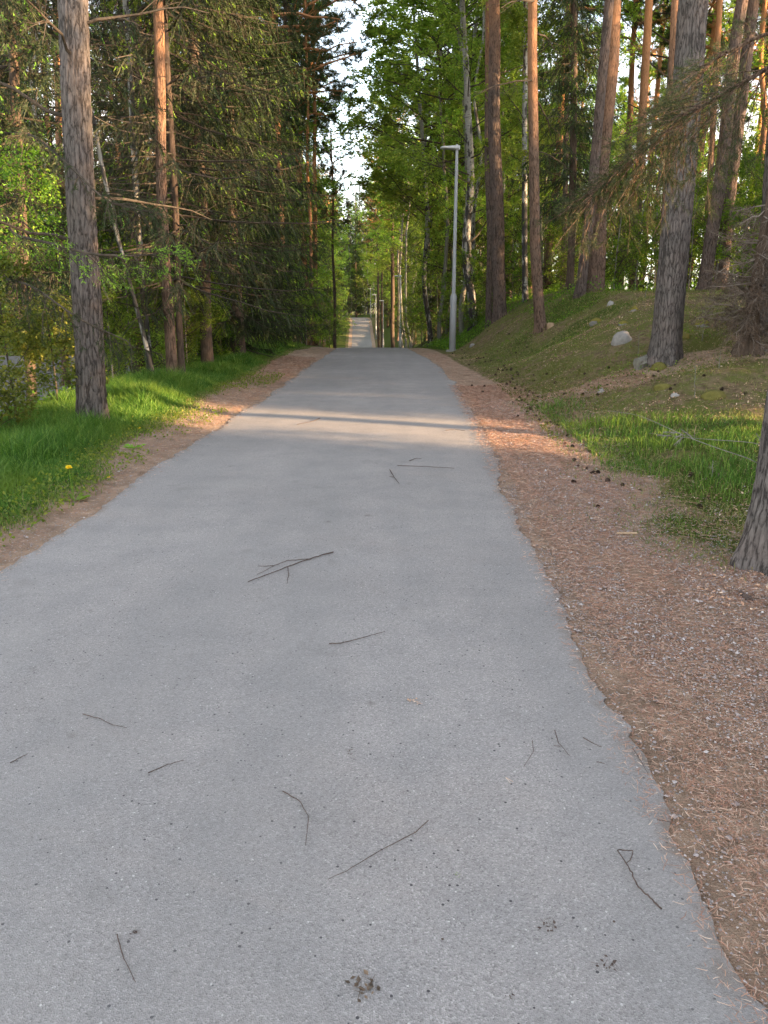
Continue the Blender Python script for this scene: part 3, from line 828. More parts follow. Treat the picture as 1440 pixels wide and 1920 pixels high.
special('birch', 284, None, 14.6, 12, 'white birch trunk behind the thin leaning stem', 264, 420, Ht=15, seed=139, crown=CR['birch_high'][0], crown_s=(.5, .5, .8))
special('pine', 578, None, 44, 13, 'left pine of the trio of tall pines beyond the left verge', 553, 200, Ht=21, crown_s=(1.15, 1.15, 1.05), mat='bark_red', seed=140, var=1)
special('pine', 585, None, 40, 7, 'thin middle pine of the trio of tall pines beyond the left verge', 576, 200, Ht=18, mat='bark_red', seed=141, var=2)
special('pine', 592, None, 42, 9, 'right pine of the trio of tall pines beyond the left verge', 588, 200, Ht=21, crown_s=(1.1, 1.1, 1.05), mat='bark_red', seed=142, var=2)
special('pine', 533, None, 36, 13, 'pine with a bright orange upper trunk left of the trio', 518, 200, Ht=20, crown_s=(1.2, 1.2, 1.0), mat='bark_red', seed=143, var=1)
special('pine', 628, None, 46, 6, 'very thin pine at the left brink of the crest', 624, 400, Ht=12, seed=144, var=2, crown_s=.6)

# ------------------------------------------------------------------ the wood around
def free(x, y, dmin):
    return all((x - a) ** 2 + (y - b) ** 2 > dmin * dmin for a, b in PLACED)

rs = random.Random(99)
def scatter(n, xr, yr, kinds, dmin, label, group, umin=4.5, smin=.8, smax=1.15, skip=None, drop=None):
    got = 0; tries = 0
    while got < n and tries < n * 60:
        tries += 1
        y = rs.uniform(*yr); x = rs.uniform(*xr)
        u = x - float(C_(y))
        if abs(u) < umin + (0 if y > 25 else 0): continue
        if not free(x, y, dmin): continue
        if skip and skip(x, y): continue
        k = rs.choices([a for a, b in kinds], [b for a, b in kinds])[0]
        s = rs.uniform(smin, smax)
        random.seed(rs.random())
        if drop and drop(x, y):                     # the open gravel ground on the left carries no trees
            rs.uniform(0, .035); rs.uniform(0, 6.28); PLACED.append((x, y)); got += 1
            continue
        place(k, (x, y, float(H(x, y)) - .05), label[k], group[k], s=s, tilt=(rs.uniform(0, .035), rs.uniform(0, 6.28)))
        got += 1

def LB(where): return {k: f'{v} {where}' for k, v in {'pine': 'tall pine among the mass of trees', 'spruce': 'dark spruce among the mass of trees', 'spruce_warm': 'brownish spruce among the mass of trees', 'birch': 'fresh green birch among the mass of trees', 'shrub': 'bright green shrub in the undergrowth'}.items()}
def GB(where): return {k: f'{v} {where}' for k, v in {'pine': 'pines', 'spruce': 'spruces', 'spruce_warm': 'brownish spruces', 'birch': 'birches', 'shrub': 'green shrubs'}.items()}

# left wood
scatter(40, (-26, -5.2), (17, 46), [('spruce', 6), ('spruce_warm', 1.5), ('birch', 3), ('pine', 2)], 2.0, LB('deep in the wood left of the path'), GB('in the wood left of the path'), umin=5.2, drop=lambda x, y: x < -8.5 and y < 31)
scatter(42, (-34, -4.5), (46, 95), [('spruce', 6), ('birch', 3), ('pine', 3)], 2.4, LB('left of where the path dips'), GB('left of the dip'), umin=3.9)
scatter(34, (-34, -7), (95, 165), [('spruce', 6), ('birch', 2), ('pine', 3)], 3, LB('left of the far rise of the path'), GB('left of the far rise'), umin=4.0, smin=.9, smax=1.25)
scatter(16, (-30, -8.5), (13, 24), [('spruce', 3), ('birch', 3), ('pine', 2)], 2.6, LB('beyond the gravel left of the furrowed pine'), GB('beyond the gravel'), umin=8, drop=lambda x, y: x > -19)
# right wood
scatter(26, (5, 28), (24, 38), [('pine', 6), ('birch', 1.5), ('spruce', 1)], 2.6, LB('behind the mound right of the path'), GB('behind the mound'), umin=7.2)
scatter(30, (2.5, 24), (34, 62), [('birch', 7), ('pine', 3), ('spruce', 1)], 2.4, LB('behind the first lamp post'), GB('behind the first lamp post'), umin=4.6)
scatter(14, (1.5, 7.5), (29, 60), [('birch', 6), ('spruce', .4)], 1.9, LB('behind the first lamp post'), GB('behind the first lamp post'), umin=3.9, smin=.6, smax=.95, skip=lambda x, y: 722 < 720 + 1440 * x / y < 790)
scatter(40, (-2, 26), (62, 120), [('birch', 4), ('pine', 4), ('spruce', 4)], 2.8, LB('right of where the path dips'), GB('right of the dip'), umin=4.4)
scatter(30, (-4, 26), (120, 170), [('spruce', 5), ('birch', 3), ('pine', 3)], 3, LB('right of the far rise of the path'), GB('right of the far rise'), umin=4.2, smin=.9, smax=1.25)
def avenue():
    r2 = random.Random(5)
    for side, y0, y1, st in ((1, 30, 172, 4.0), (-1, 40, 172, 3.8)):
        y = y0
        while y < y1:
            k = r2.choice(('birch',) if side > 0 and y < 75 else ('birch', 'birch', 'spruce') if side > 0 else ('spruce', 'spruce', 'pine', 'birch'))
            u = side * r2.uniform(4.2, 5.6)
            if y > 60: u = side * r2.uniform(5.2, 7.0)
            if side > 0 and y < 80: u = r2.uniform(3.3, 4.3)
            x = u + float(C_(y))
            pxx = 720 + 1440 * x / y
            if free(x, y, 1.2) and not (y < 68 and 722 < pxx < 790):
                wh = ('right' if side > 0 else 'left') + ' brink of the path in the dip'
                random.seed(r2.random())
                place(k, (x, y, float(H(x, y)) - .05), {'pine': 'tall pine', 'spruce': 'dark spruce', 'birch': 'fresh green birch'}[k] + ' in the row along the ' + wh, k + ' row along the ' + wh, crown=r2.choice(CR['birch_high']) if k == 'birch' and side > 0 and y < 80 else None, s=r2.uniform(.95, 1.2), crown_s=(lambda q: (q * (1.5 if y < 60 else 1.15), q * (1.5 if y < 60 else 1.15), q))(r2.uniform(.9, 1.2)) if k == 'birch' else (1.1, 1.1, 1.1), tilt=(r2.uniform(.01, .06), -math.pi / 2 + r2.uniform(-.3, .3)) if side > 0 and y < 80 else (r2.uniform(0, .05), r2.uniform(0, 6.28)))
            y += st * r2.uniform(.7, 1.3)
avenue()
# closing the far end where the path bends away
scatter(30, (-16, 6), (172, 205), [('spruce', 6), ('birch', 3)], 2.6, LB('closing the view beyond the far crest'), GB('beyond the far crest'), umin=2.5, smin=.95, smax=1.4)
r3 = random.Random(8)
for i in range(26):  # unseen young spruces added to block the sun from the near path
    yy = 4.6 - i * .7; xx = 7.2 + r3.uniform(-.8, 2.5) 
    random.seed(i)
    place('spruce', (xx, yy, float(H(xx, yy)) - .05), 'unseen young spruce added to shade the path, right of the viewer', 'unseen young spruces added to shade the path', s=r3.uniform(.25, .36), var=2)
for i in range(22):  # second unseen row, added to stop sun passing the first
    yy = 2.4 - i * .95; xx = 12.6 + r3.uniform(-.9, 1.2)
    random.seed(50 + i)
    place('spruce', (xx, yy, float(H(xx, yy)) - .05), 'unseen young spruce added to shade the path, right of the viewer', 'unseen young spruces added to shade the path', s=r3.uniform(.36, .46), var=2, crown_s=None, sxy=None)
for i in range(26):  # unseen spruces added so the lower trunks on the mound fall in shade
    yy = 9.5 + (i % 13) * .95; xx = 12.4 + (i // 13) * 2.2 + r3.uniform(-.4, .9)
    random.seed(90 + i)
    place('spruce', (xx, yy, float(H(xx, yy)) - .05), 'unseen young spruce added right of the mound to shade the lower trunks', 'unseen young spruces added to shade the lower trunks', s=r3.uniform(.30, .42), var=2)
for i in range(12):  # further unseen row added against sun patches on the foreground
    yy = -.6 - i * .95; xx = 16.6 + r3.uniform(-.6, .6)
    random.seed(150 + i)
    place('spruce', (xx, yy, float(H(xx, yy)) - .05), 'unseen young spruce added to shade the path, right of the viewer', 'unseen young spruces added to shade the path', s=r3.uniform(.42, .52), var=2)
# unseen wood on the right; young spruces added to keep sun off the path
scatter(105, (8.5, 46), (-34, 12), [('spruce', 1)], 1.8, {'spruce': 'unseen young spruce added to keep the sun off the path'}, {'spruce': 'unseen young spruces added against the sun'}, umin=8, smin=.36, smax=.56,
        skip=lambda x, y: (y > 2 and x < y * .56 + 2.5) or 8.0 < y + .398 * x < 10.5)  # lane left open so sun streaks reach the path
scatter(14, (9, 42), (-26, 20), [('pine', 5), ('birch', 1)], 3.0, LB('of the wood right of the viewer'), GB('right of the viewer'), umin=8,
        skip=lambda x, y: y > 2 and x < y * .56 + 1.5)

for i, (px, y, s) in enumerate(((668, 180, 1.35), (684, 186, 1.4), (655, 184, 1.35), (700, 182, 1.4), (676, 196, 1.5), (692, 200, 1.5))):
    random.seed(300 + i)
    k = 'birch' if i % 2 else 'spruce'
    place(k, col(px, y), ('fresh green birch' if i % 2 else 'dark spruce') + ' closing the view at the very end of the path', k + ' trees at the very end of the path', s=s)
def shrubs(lst, where):
    for i, (px, y, s, rz) in enumerate(lst):
        b = col(px, y)
        place('shrub', b, 'bright green leafy shrub ' + where, 'leafy shrubs ' + where, s=s, var=i % 2, rz=rz)
shrubs([(210, 14.5, .9, 1), (250, 17, 1.1, 2), (300, 19, 1.1, 3), (365, 21, 1.1, 4), (225, 21, 1.4, 5), (150, 18, 1.2, .3), (410, 26, 1.1, 1.3), (90, 22, 1.3, 2.2), (330, 25, 1.4, 3)], 'under the spruces left of the path')
shrubs([(520, 29, .85, 1), (550, 33, .95, 2), (575, 37, .9, 3), (600, 40, .8, 4), (540, 40, 1.3, 5), (500, 34, 1.1, .3), (618, 47, .9, 1)], 'beyond the left verge below the trio of pines')
shrubs([(1150, 23, .9, 1), (1190, 25, 1.0, 2), (1225, 27, 1.1, 3), (1130, 29, 1.2, 4), (1290, 24, .85, 5), (1340, 24, 1.0, .3), (1390, 22, .9, 1.3), (1430, 21, .95, 2.5), (1360, 30, 1.4, 2), (1070, 27, .9, 2), (1425, 19.5, .6, 1.1), (1260, 33, 1.5, 3), (1110, 32, 1.5, 1), (1165, 34, 1.7, 2), (1215, 36, 1.7, 4), (1310, 35, 1.7, 5), (1365, 33, 1.6, 6), (1415, 34, 1.8, 1.5), (1440, 28, 1.5, 2.5), (1340, 29, 1.3, .6), (1400, 26, 1.1, .2)], 'on top of the mound')
shrubs([(880, 31, .8, 1), (850, 36, .9, 2), (915, 33, .9, 3), (960, 33, 1.0, 4), (820, 45, 1.2, 5), (790, 55, 1.3, .3), (1010, 34, 1.2, 2), (772, 62, 1.3, .9)], 'behind the first lamp post')

for i, (px, y, s) in enumerate(((214, 13.4, .62), (250, 14.6, .7), (285, 16.2, .75), (232, 17.5, 1.0), (352, 16.6, .6), (372, 19.2, .8), (412, 20.5, .7), (425, 23.5, .9), (318, 18.5, 1.0), (268, 20, 1.3), (500, 30, .8), (530, 32, .9))):
    random.seed(200 + i)
    place('shrub', col(px, y), 'shrub with leaf colour lightened as if lit, between the trunks left of the path', 'shrubs with lightened leaf colour between the left trunks', s=s, crown=CR['shrub_lit_leaf'][i % 2])
# ------------------------------------------------------------------ lamp posts
def lamp_post(b, label, Hl=6.6, s_=1.0):
    root = bpy.data.objects.new('street_lamp', None); COL.objects.link(root)
    root.location = b
    def lathe(prof, k=20):
        mb_v = []; 
        for r, z in prof: mb_v += [(r * math.cos(2 * math.pi * i / k), r * math.sin(2 * math.pi * i / k), z) for i in range(k)]
        idx = np.arange(len(mb_v)).reshape(len(prof), k); n = np.roll(idx, -1, 1)
        return np.array(mb_v), np.stack([idx[:-1], n[:-1], n[1:], idx[1:]], -1).reshape(-1, 4)
    col_h = Hl * .286
    MB().add(*lathe([(.0, -.3), (.108, -.3), (.104, col_h - .08), (.1, col_h), (.066, col_h + .08), (.066, col_h + .09)])).obj('lower_pole', M['steel'], root, True)
    MB().add(*lathe([(.06, col_h - .1), (.06, col_h + .4), (.046, Hl - .1), (.046, Hl), (0, Hl)])).obj('upper_pole', M['steel'], root, True)
    MB().add(*lathe([(0, .05), (.21, .05), (.21, -.3), (0, -.3)])).obj('concrete_footing', M['concrete'], root)
    # flat tapered lamp head reaching over the path
    n = 9; V = []; 
    for i in range(n):
        t = i / (n - 1)
        x = .09 - t * .60
        wd = .07 + .10 * math.sin(min(1, t * 1.6) * math.pi / 2) * (1 - max(0, t - .75) * 2.2)
        th = .10 * (1 - .6 * t) * (1 if t < .97 else .6)
        zc = Hl - .01 + .015 * t
        for a in range(12):
            an = a * math.pi / 6
            cx, sz = math.cos(an), math.sin(an)
            V.append((x, wd * math.copysign(abs(cx) ** .7, cx), zc + (th * abs(sz) ** .8 * (1 if sz > 0 else -.45)) * (1 if sz >= 0 else 1)))
    V = np.array(V); idx = np.arange(len(V)).reshape(n, 12); nn = np.roll(idx, -1, 1)
    mb = MB().add(V, np.stack([idx[:-1], nn[:-1], nn[1:], idx[1:]], -1).reshape(-1, 4))
    mb.f.append((idx[-1][None], 0)); mb.f.append((idx[0][::-1][None], 0))
    hd = mb.obj('lamp_head', M['lamp_grey'], root, True)
    mb = MB().add([(-.1, -.09, Hl - .043), (-.42, -.07, Hl - .022), (-.42, .07, Hl - .022), (-.1, .09, Hl - .043), (-.1, -.09, Hl - .03), (-.42, -.07, Hl - .012), (-.42, .07, Hl - .012), (-.1, .09, Hl - .03)],
                  [(0, 3, 2, 1), (4, 5, 6, 7), (0, 1, 5, 4), (1, 2, 6, 5), (2, 3, 7, 6), (3, 0, 4, 7)])
    mb.obj('lens', M['lamp_glass'], hd)
    MB().add(*lathe([(.0, Hl + .11), (.035, Hl + .11), (.035, Hl + .03)], 12)).obj('sensor_cap', M['lamp_grey'], hd)
    tag(root, label, 'street lamp', 'street lamps along the right of the path')
    return root
for px, y, lb, ty in ((848, 26, 'grey street lamp standing at the foot of the bank on the near crest', 278),
                  (750, 65, 'second street lamp, in the dip beyond the crest, right of the dark pine', 518),
                  (718.6, 97, 'street lamp seen against the two close pines in the dip', 564),
                  (705, 124, 'tiny street lamp on the far rise left of the two close pines', 553),
                  (695, 157, 'farthest tiny street lamp, at the top of the far rise', 541)):
    lamp_post(col(px, y), lb, float(at(px, ty, y)[2] - col(px, y)[2]))

# ------------------------------------------------------------------ grass, litter, undergrowth (stuff)
rngG = np.random.default_rng(5)
def blades(x, y, h, wd, lean=.35, seed=0):
    rng = np.random.default_rng(seed)
    N = len(x); z = H(x, y) - .01
    p = np.stack([x, y, z], -1)
    az = rng.uniform(0, 6.283, N); ln = rng.uniform(.05, lean, N) * h
    d = np.stack([np.cos(az), np.sin(az), 0 * az], -1)
    fa = rng.uniform(0, 6.283, N)
    sd = np.stack([np.cos(fa), np.sin(fa), 0 * fa], -1) * (wd / 2)[:, None]
    up = np.array([0, 0, 1.0])
    m = p + up * (h * .55)[:, None] + d * (ln * .35)[:, None]
    e = p + up * (h * rng.uniform(.75, 1, N))[:, None] + d * (ln * 1.5)[:, None]
    V = np.stack([p - sd, p + sd, m + sd * .8, m - sd * .8, e], 1).reshape(-1, 3)
    b = np.arange(N)[:, None] * 5
    mb = MB().add(V, b + np.array([[0, 1, 2, 3]]))
    mb.f.append((b + np.array([[3, 2, 4]]), 0))
    return mb

def sample(n, xr, yr, dens, power=1.0, seed=0):
    rng = np.random.default_rng(seed)
    y = yr[0] + (yr[1] - yr[0]) * rng.random(n) ** power
    x = rng.uniform(xr[0], xr[1], n) + (C_(y) if xr[0] < 0 or True else 0)
    k = rng.random(n) < dens(x, y)
    return x[k], y[k]

def fgrass():
    # left verge: inner part short, outer part tall
    x, y = sample(330000, (-5.2, -1.85), (2.5, 38), grassy, 1.6, 1)
    u = x - C_(y)
    tall = sstep((-u - 2.15 - .02 * y) / .7) * (.6 + .4 * (fbm(x * .8, y * .8, seed=51) > -.2))
    h = (.05 + .25 * tall * rngG.uniform(.5, 1.15, len(x))) * (1 + .35 * vn(x * 1.5, y * 1.5, seed=52))
    wd = .004 + .0016 * y * .25
    o = blades(x, y, h, wd * np.ones(len(x)), .5, 2).obj('verge_grass', M['grass'])
    tag(o, 'lush green grass growing along the left verge', 'grass', kind='stuff')
    x, y = sample(260000, (1.6, 9.0), (3.6, 36), lambda a, b: grassy(a, b) * .9, 1.5, 3)
    inp = polymask(x, y, GP)
    h = (.035 + .13 * inp * rngG.uniform(.15, 1.25, len(x)) * np.clip(.75 + .6 * fbm(x * 1.1, y * 1.1, seed=54), .25, 1.4)) * (1 + .35 * vn(x * 1.5, y * 1.5, seed=53))
    o = blades(x, y, h, .004 + .0004 * y, .6, 4).obj('mound_grass', M['grass'])
    tag(o, 'green grass patches at the foot of the mound and on it', 'grass', kind='stuff')
    def dry(a, b):
        g = grassy(a, b); u = a - C_(b)
        return np.clip(.16 + .7 * g * (1 - g) * 4 + .25 * (fbm(a * 1.2, b * 1.2, seed=60) > .1), 0, 1) * sstep((np.abs(u) - 2.3) / .6)
    xa, ya = sample(110000, (2.2, 12), (4, 26), dry, 1.3, 5)
    xb, yb = sample(60000, (-4.5, -1.7), (2.5, 30), lambda a, b: grassy(a, b) * (1 - grassy(a, b)) * 4, 1.5, 6)
    x = np.concatenate([xa, xb]); y = np.concatenate([ya, yb])
    o = blades(x, y, rngG.uniform(.03, .09, len(x)), .004 + .0004 * y, 1.6, 7).obj('dry_grass', M['drygrass'])
    tag(o, 'thin dry grass at the edges of the green patches', 'grass', kind='stuff')
fgrass()

def litter():
    # dry needles: thin slivers lying on the shoulders
    rng = np.random.default_rng(12)
    def dn(a, b):
        l, g, v = zones(a, b); return l * .95 + .03
    xs = []; ys = []
    for (n, xr, yr, pw, sd) in ((230000, (1.42, 4.2), (1.0, 14), 1.7, 1), (30000, (1.45, 7), (4, 24), 1.2, 2), (30000, (-2.9, -1.45), (2.2, 22), 1.4, 3)):
        x, y = sample(n, xr, yr, dn, pw, 70 + sd)
        u = np.abs(x - C_(y)); k = (u > 1.62) | (rng.random(len(x)) < np.clip((u - 1.42) / .25, 0, .35))
        xs.append(x[k]); ys.append(y[k])
    x = np.concatenate(xs); y = np.concatenate(ys); N = len(x)
    on = np.abs(x - C_(y)) < 1.75
    z = np.where(on, P_(y) + .022, H(x, y) + .006) + rng.uniform(0, .006, N)
    az = rng.uniform(0, 6.283, N); L = rng.uniform(.010, .030, N) * (1 + y * .08); wd = (.0008 + .00048 * y)
    d = np.stack([np.cos(az), np.sin(az), rng.uniform(-.08, .15, N)], -1); s = np.stack([-np.sin(az), np.cos(az), rng.uniform(-.5, .5, N)], -1) * (wd / 2)[:, None]
    p = np.stack([x, y, z], -1); m = p + d * (L * .5)[:, None] + np.stack([-np.sin(az), np.cos(az), 0 * az], -1) * (L * rng.uniform(-.12, .12, N))[:, None]; e = p + d * L[:, None]
    V = np.stack([p - s, p + s, m - s, m + s, e - s * .5, e + s * .5], 1).reshape(-1, 3); b = np.arange(N)[:, None] * 6
    mb = MB().add(V, b + np.array([[0, 1, 3, 2]])); mb.f.append((b + np.array([[2, 3, 5, 4]]), 0))
    o = mb.obj('needle_litter', M['needle_dry'])
    tag(o, 'dry brown pine needles covering both shoulders of the path', 'needle litter', kind='stuff')
    # gravel chips
    x, y = sample(110000, (1.5, 3.4), (1.0, 12), lambda a, b: zones(a, b)[0] * (.3 + .7 * (fbm(a * 2, b * 1.2, seed=80) > -.1)), 1.6, 81)
    x2, y2 = sample(12000, (-2.5, -1.5), (2.4, 14), lambda a, b: zones(a, b)[0], 1.5, 82)
    x = np.concatenate([x, x2]); y = np.concatenate([y, y2]); N = len(x)
    r = rng.uniform(.002, .0052, N) * (1 + (rng.random(N) < .03) * 1.4)
    z = H(x, y) + r * .5 + rng.uniform(.002, .009, N)
    base = np.array([[1, 0, 0], [0, 1, 0], [-1, 0, 0], [0, -1, 0], [0, 0, 1.0], [0, 0, -1.0]])
    J = base[None] * rng.uniform(.6, 1.3, (N, 6, 1)) + rng.normal(size=(N, 6, 3)) * .18
    J[..., 2] *= .6
    an = rng.uniform(0, 6.283, N); c, s = np.cos(an)[:, None], np.sin(an)[:, None]
    X = J[..., 0] * c - J[..., 1] * s; Yv = J[..., 0] * s + J[..., 1] * c
    V = np.stack([X, Yv, J[..., 2]], -1) * r[:, None, None] + np.stack([x, y, z], -1)[:, None]
    T = np.array([(0, 1, 4), (1, 2, 4), (2, 3, 4), (3, 0, 4), (1, 0, 5), (2, 1, 5), (3, 2, 5), (0, 3, 5)])
    F = (np.arange(N)[:, None, None] * 6 + T[None]).reshape(-1, 3)
    o = MB().add(V.reshape(-1, 3), F).obj('gravel', M['chips'])
    tag(o, 'small pale gravel chips mixed into the needle litter', 'gravel', kind='stuff')
litter()

def undergrowth():
    rng = np.random.default_rng(33)
    def patch(n, xr, yr, hmax, ls, seed, thr, name, mat, label, pw=1.0):
        x, y = sample(n, xr, yr, lambda a, b: np.clip((fbm(a * .5, b * .5, seed=seed) + thr) * 2, 0, 1) * (1 - zones(a, b)[2]), pw, seed)
        hh = hmax * np.clip(.5 + .6 * vn(x * .9, y * .9, seed=seed + 1), .1, 1.2) * rng.random(len(x))
        P = np.stack([x, y, H(x, y) + .02 + hh], -1)
        V, F = leaves(P, ls, rng)
        o = MB().add(V, F).obj(name, mat)
        tag(o, label, 'undergrowth', kind='stuff')
    patch(90000, (-24, -4.2), (9, 45), .55, .06, 91, .35, 'undergrowth', M['bush_leaf'], 'low green undergrowth beneath the trees left of the path')
    patch(60000, (4.5, 24), (19.5, 45), .5, .06, 92, .3, 'undergrowth', M['bush_leaf'], 'low green undergrowth behind the mound')
    patch(70000, (2.3, 13), (8, 21), .06, .03, 93, .25, 'moss_cover', M['moss_leaf'], 'yellow-green moss and tiny plants over the mound')
    patch(26000, (2.9, 13), (10, 25), .17, .03, 96, -.12, 'undergrowth', M['bush_leaf'], 'low berry shrubs and herbs in clumps on the mound')
    patch(16000, (2.6, 7), (26, 40), .35, .055, 94, .5, 'undergrowth', M['bush_leaf'], 'green plants on the bank behind the first lamp post')
    patch(14000, (-3.4, -1.75), (2.5, 16), .07, .032, 95, .1, 'verge_weeds', M['birch_leaf'], 'small broad-leaved weeds along the inner edge of the left verge')
undergrowth()

def leaf_litter():
    rng = np.random.default_rng(44)
    x, y = sample(90000, (2.3, 14), (3.5, 24), lambda a, b: np.clip(.25 + .9 * (fbm(a * 1.1, b * 1.1, seed=97) + .1), 0, 1) * (1 - .8 * zones(a, b)[1]), 1.1, 98)
    P = np.stack([x, y, H(x, y) + .006 + rng.uniform(0, .02, len(x))], -1)
    V, F = leaves(P, .03, rng, 2.5, .5)
    tag(MB().add(V, F).obj('leaf_litter', M['needle_dry']), 'brown dry leaves and needle tufts strewn over the mound', 'leaf litter', kind='stuff')
leaf_litter()

def far_wood():
    rng = np.random.default_rng(66)
    line = np.array([(24, 36), (31, 55), (33, 90), (30, 130), (18, 178), (6, 212), (-14, 222), (-38, 205), (-42, 160), (-42, 100), (-38, 55), (-32, 26), (-30, 8)], float)
    hts = np.interp(np.arange(len(line)), [0, 3, 4, 6, 7, 12], [6.5, 8, 15, 26, 24, 9])
    seg = np.linalg.norm(line[1:] - line[:-1], axis=1); cum = np.concatenate([[0], np.cumsum(seg)])
    n = 140000
    s = rng.uniform(0, cum[-1], n); x = np.interp(s, cum, line[:, 0]); y = np.interp(s, cum, line[:, 1]); hh = np.interp(s, cum, hts)
    x = x + rng.normal(size=n) * 1.8; y = y + rng.normal(size=n) * 1.8
    hh = hh * (.75 + .35 * vn(s * .25, 0, seed=5) + .2 * vn(s * .9, 3, seed=6))
    z = rng.uniform(0, 1, n) ** .9 * hh
    V, F = leaves(np.stack([x, y, H(x, y) + z], -1), .48, rng, .3, .7)
    m = rng.random(n) < .35
    F0 = F[~m]; F1 = F[m]
    mb = MB().add(V, F0); mb.f.append((F1, 1))
    o = mb.obj('distant_forest', [M['spruce'], M['bush_leaf']])
    tag(o, 'far-off mass of wood closing the view all round', 'forest', kind='stuff')
far_wood()

# ------------------------------------------------------------------ stones, stumps
def rock(px, py, wpx, hpx, label, mat, name='rock', cat='rock', seed=0, sink=.3, deep=.8, group=None):
    b = G(px, py); depth = b[1] * CT + (EYE - b[2]) * ST
    W = wpx / 1440 * depth / 2; Hh = hpx / 1440 * depth
    nu, nv = 22, 14
    th = np.linspace(0, 2 * math.pi, nu, endpoint=False); ph = np.linspace(-math.pi / 2, math.pi / 2, nv)
    PH, TH = np.meshgrid(ph, th, indexing='ij')
    d = np.stack([np.cos(PH) * np.cos(TH), np.cos(PH) * np.sin(TH), np.sin(PH)], -1)
    r = 1 + .38 * vn(d[..., 0] * 1.6 + seed, d[..., 1] * 1.6, d[..., 2] * 1.6, seed=seed) + .16 * vn(d[..., 0] * 4 + seed, d[..., 1] * 4, d[..., 2] * 4, seed=seed + 1)
    r = np.minimum(r, 1.08)
    V = d * r[..., None] * np.array([W, W * deep, Hh]); V[..., 2] += -Hh * sink * .8
    idx = np.arange(nu * nv).reshape(nv, nu); n = np.roll(idx, -1, 1)
    o = MB().add(V.reshape(-1, 3), np.stack([idx[:-1], n[:-1], n[1:], idx[1:]], -1).reshape(-1, 4)).obj(name, M[mat], smooth=True)
    o.location = b
    return tag(o, label, cat, group)
rock(1168, 640, 42, 24, 'pale whitish rock on the mound left of the thick plated pine', 'stone_white', seed=1)
rock(1145, 572, 13, 10, 'small pale grey stone high on the mound', 'stone_grey', seed=2)
rock(1119, 605, 27, 11, 'low ochre mossy rock right of the bent pine', 'stone_moss', seed=3)
rock(1190, 582, 22, 11, 'mossy rock just above the white rock', 'stone_moss', seed=4)
rock(1170, 608, 22, 7, 'flat mossy rock between the white rock and the pair of pines', 'stone_moss', seed=5)
rock(1317, 610, 28, 11, 'mossy rock right of the thick plated pine', 'stone_moss', seed=6)
rock(1283, 635, 22, 12, 'mossy lump close against the right foot of the thick plated pine', 'moss', seed=7)
rock(1237, 690, 34, 13, 'yellow-green mossy lump in front of the thick plated pine', 'moss', seed=8)
rock(1128, 735, 14, 10, 'small white stone at the upper edge of the grass patch', 'stone_white', seed=9)
rock(1246, 727, 40, 11, 'broad ochre moss cushion between the plated pine and the grass patch', 'moss', seed=10)
rock(1340, 745, 50, 15, 'brown mossy root hump right of the moss cushion', 'moss', seed=11)
rock(1425, 657, 26, 11, 'pale stone at the right edge beside the dead spruce', 'stone_white', seed=12)
rock(1266, 742, 16, 7, 'small grey stone in front of the moss cushion', 'stone_grey', seed=13)
rock(886, 648, 12, 5, 'small pale stone right of the first lamp post footing', 'stone_white', seed=14)

def log_between(p, q, r, label, name, cat, mat, endmat=None, rough=.1, seed=0):
    p = np.array(p, float); q = np.array(q, float); k = 14; m = 8
    d = unit(q - p); a = unit(np.cross(d, [0, 0, 1.0])); b = np.cross(a, d)
    V = []
    for j in range(m):
        t = j / (m - 1)
        c = p + (q - p) * t
        for i in range(k):
            an = 2 * math.pi * i / k
            rr = r * (1 + rough * float(vn(math.cos(an) * 2 + seed, math.sin(an) * 2, t * 3, seed=seed)))
            V.append(c - p + (a * math.cos(an) + b * math.sin(an)) * rr)
    V = np.array(V); idx = np.arange(len(V)).reshape(m, k); n = np.roll(idx, -1, 1)
    mb = MB().add(V, np.stack([idx[:-1], n[:-1], n[1:], idx[1:]], -1).reshape(-1, 4))
    mb.f.append((idx[0][::-1][None], 1)); mb.f.append((idx[-1][None], 1))
    o = mb.obj(name, [M[mat], M[endmat or mat]], smooth=False)
    o.location = p
    return tag(o, label, cat)
b = G(1207, 688); log_between(b + np.array([-.12, -.02, .04]), b + np.array([.13, .08, .10]), .09, 'short weathered grey log piece in front of the thick plated pine', 'log_piece', 'log', 'bark_grey', 'bark_grey', .3)
b = G(1032, 614); log_between(b + np.array([0, 0, -.05]), b + np.array([0, .03, .10]), .09, 'low orange-brown cut stump at the foot of the bent pine', 'tree_stump', 'stump', 'wood_pale', 'wood_pale')
b = G(1155, 1003); e = G(1194, 1004); log_between(b + np.array([0, 0, .01]), e + np.array([0, 0, .014]), .0085, 'short brown stick lying on the needles below the grass patch', 'stick', 'stick', 'wood_pale', 'road_twig')
b = G(1388, 1117); e = G(1406, 1130); log_between(b + np.array([0, 0, .01]), e + np.array([0, 0, .01]), .014, 'dark piece of bark lying below the rough pine trunk', 'bark_piece', 'bark', 'road_twig', 'road_twig', .4)

